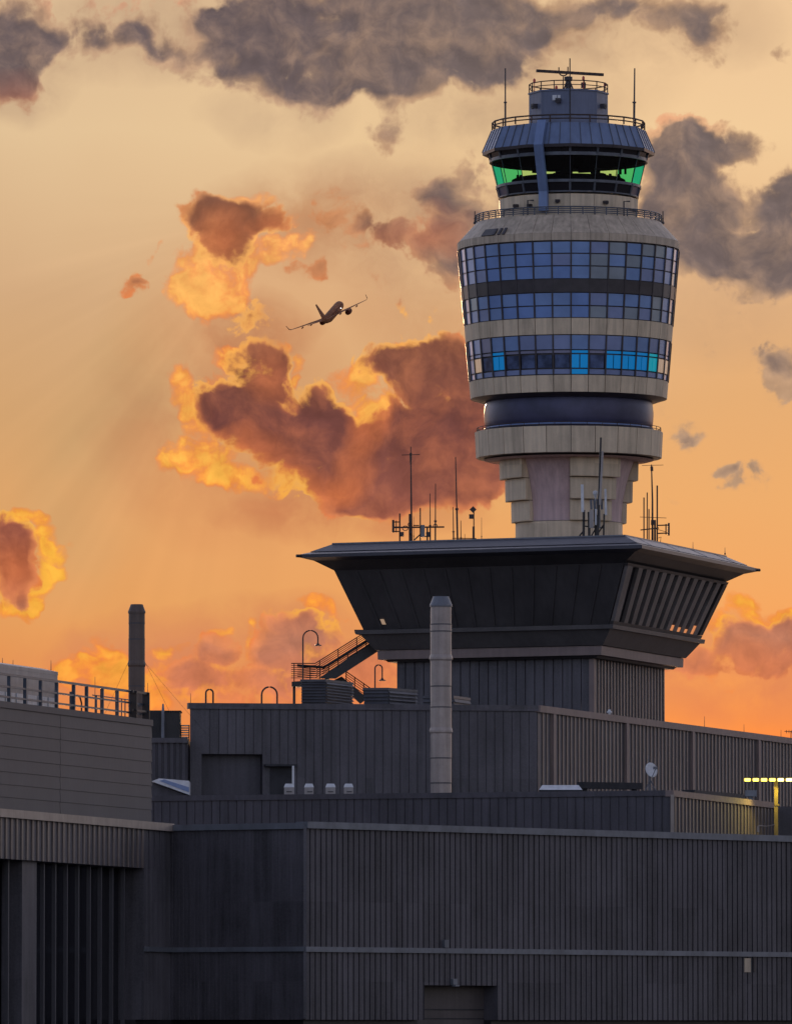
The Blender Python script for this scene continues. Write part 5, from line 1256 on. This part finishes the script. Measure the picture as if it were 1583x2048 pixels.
b = MB(); q = at(1581, 1480, hy); b.tube([Vector((q.x, hy, roofM)), at(1581, 1462, hy)], .03, 5); b.build('mast', M['frame'], hb)
b = MB(); b.tube([at(1568, 1463, hy), at(1592, 1464, hy)], .025, 5); 
for x in (1572, 1577, 1583): b.tube([at(x, 1460, hy), at(x, 1467, hy)], .02, 5)
b.build('boom', M['frame'], hb)

# ------------------------------------------------------------------ airliner
PY = 3200.0
cc = at(664, 627, PY)
view = (cc - Vector((0, 0, EYE))).normalized(); rgt = view.cross(Vector((0, 0, 1))).normalized(); upv = rgt.cross(view).normalized()
bank = R(23.6)
Xr = rgt*math.cos(bank) + upv*math.sin(bank); Zr = upv*math.cos(bank) - rgt*math.sin(bank)
Fw = (view + Xr*math.tan(R(14.5)) + Zr*math.tan(R(7.0))).normalized()
Xp = (Xr - Fw*Xr.dot(Fw)).normalized(); Zp = Xp.cross(Fw).normalized()
pl_ = thing('airliner', 'twin engined airliner climbing away, banked, in the orange sky', 'aeroplane', cc)
def ap(f, x, z): return cc + Fw*f + Xp*x + Zp*z
def section(mb, prof, n=20):
    rings = []
    for f, r, z in prof: rings.append([ap(f, r*math.cos(2*math.pi*k/n), z + r*math.sin(2*math.pi*k/n)) for k in range(n)])
    return loft(mb, rings)
b = MB(); section(b, [(20, .1, -.3), (19.5, .7, -.25), (18.2, 1.35, -.1), (16, 1.85, 0), (13, 1.95, 0), (-8, 1.95, 0), (-13, 1.6, .3), (-17, .85, .75), (-19.2, .35, 1.0), (-19.5, .1, 1.0)]); b.build('fuselage', M['plane'], pl_, True)
def wing(mb, root, tip, thr=.6, tht=.18):
    # root/tip: (x, f_lead, f_trail, z)
    p = []
    for (x, fl, ft, z), th in ((root, thr), (tip, tht)):
        fm = fl*.65 + ft*.35
        p.append([ap(fl, x, z), ap(fm, x, z + th*.5), ap(ft, x, z), ap(fm, x, z - th*.5)])
    return loft(mb, p)
for s in (-1, 1):
    b = MB(); wing(b, (s*1.2, 5.5, -3.0, -1.0), (s*6, 2.2, -2.6, -.55), .9, .55); wing(b, (s*6, 2.2, -2.6, -.55), (s*16.9, -4.6, -6.2, .75), .55, .18); w_ = b.build('wing', M['plane'], pl_)
    b = MB(); p = [[ap(-4.6, s*16.9, .7), ap(-5.2, s*16.95, .72), ap(-6.3, s*16.9, .7), ap(-5.2, s*16.8, .7)], [ap(-5.6, s*17.6, 1.3), ap(-6, s*17.65, 1.3), ap(-6.9, s*17.6, 1.3), ap(-6, s*17.5, 1.3)], [ap(-7.2, s*17.9, 3.2), ap(-7.4, s*17.95, 3.2), ap(-7.9, s*17.9, 3.2), ap(-7.4, s*17.8, 3.2)]]
    loft(b, p); b.build('winglet', M['plane'], w_)
    for x in (4.2, 8.6, 12.2):
        b = MB(); z0 = -.9 + x*.09; rings = []
        for f, r in ((-1.2 - x*.25, .12), (-2.4 - x*.25, .32), (-4.0 - x*.25, .26), (-5.0 - x*.25, .06)): rings.append([ap(f, s*x + r*math.cos(k*math.pi/4), z0 - .3 + r*math.sin(k*math.pi/4)) for k in range(8)])
        loft(b, rings); b.build('flap_fairing', M['plane'], w_)
    b = MB(); ex = s*5.75; ez = -2.1; rings = []
    for f, r in ((5.6, 1.02), (5.2, 1.2), (3.6, 1.28), (1.6, 1.1), (.6, .82), (.6, .55), (-.5, .25)): rings.append([ap(f, ex + r*math.cos(2*math.pi*k/18), ez + r*math.sin(2*math.pi*k/18)) for k in range(18)])
    loft(b, rings); b.build('engine', M['plane_d'], pl_, True)
    b = MB(); loft(b, [[ap(4.6, ex - .15, ez + 1.0), ap(4.6, ex + .15, ez + 1.0), ap(-.5, ex + .15, ez + .6), ap(-.5, ex - .15, ez + .6)], [ap(3.0, ex - .12, -.55), ap(3.0, ex + .12, -.55), ap(-1.0, ex + .12, -.55), ap(-1.0, ex - .12, -.55)]]); b.build('pylon', M['plane_d'], pl_)
    b = MB(); wing(b, (s*.4, -14.4, -18.0, .95), (s*6.6, -17.6, -19.2, 1.5), .35, .12); b.build('stabiliser', M['plane'], pl_)
b = MB(); p = [[ap(-11.5, 0, 1.5), ap(-15, .28, 1.4), ap(-18.6, 0, 1.2), ap(-15, -.28, 1.4)], [ap(-17.2, 0, 8.2), ap(-18.2, .1, 8.2), ap(-19.6, 0, 8.2), ap(-18.2, -.1, 8.2)]]; loft(b, p); b.build('tail_fin', M['plane'], pl_)
b = MB(); q = ap(9, 1.9, -.4); b.lathe(q.xy.to_3d(), [(.02, q.z - .25), (.25, q.z), (.02, q.z + .25)], 8); b.build('nav_light', emis('white strobe', (1, .95, .9, 1), 5), pl_)
for k in (-1, 1):
    b = MB(); b.bar(ap(-9, k*1.85, .55), ap(14, k*1.97, .45), .06, .32, up=Zp); b.build('window_row', M['plane_d'], pl_)
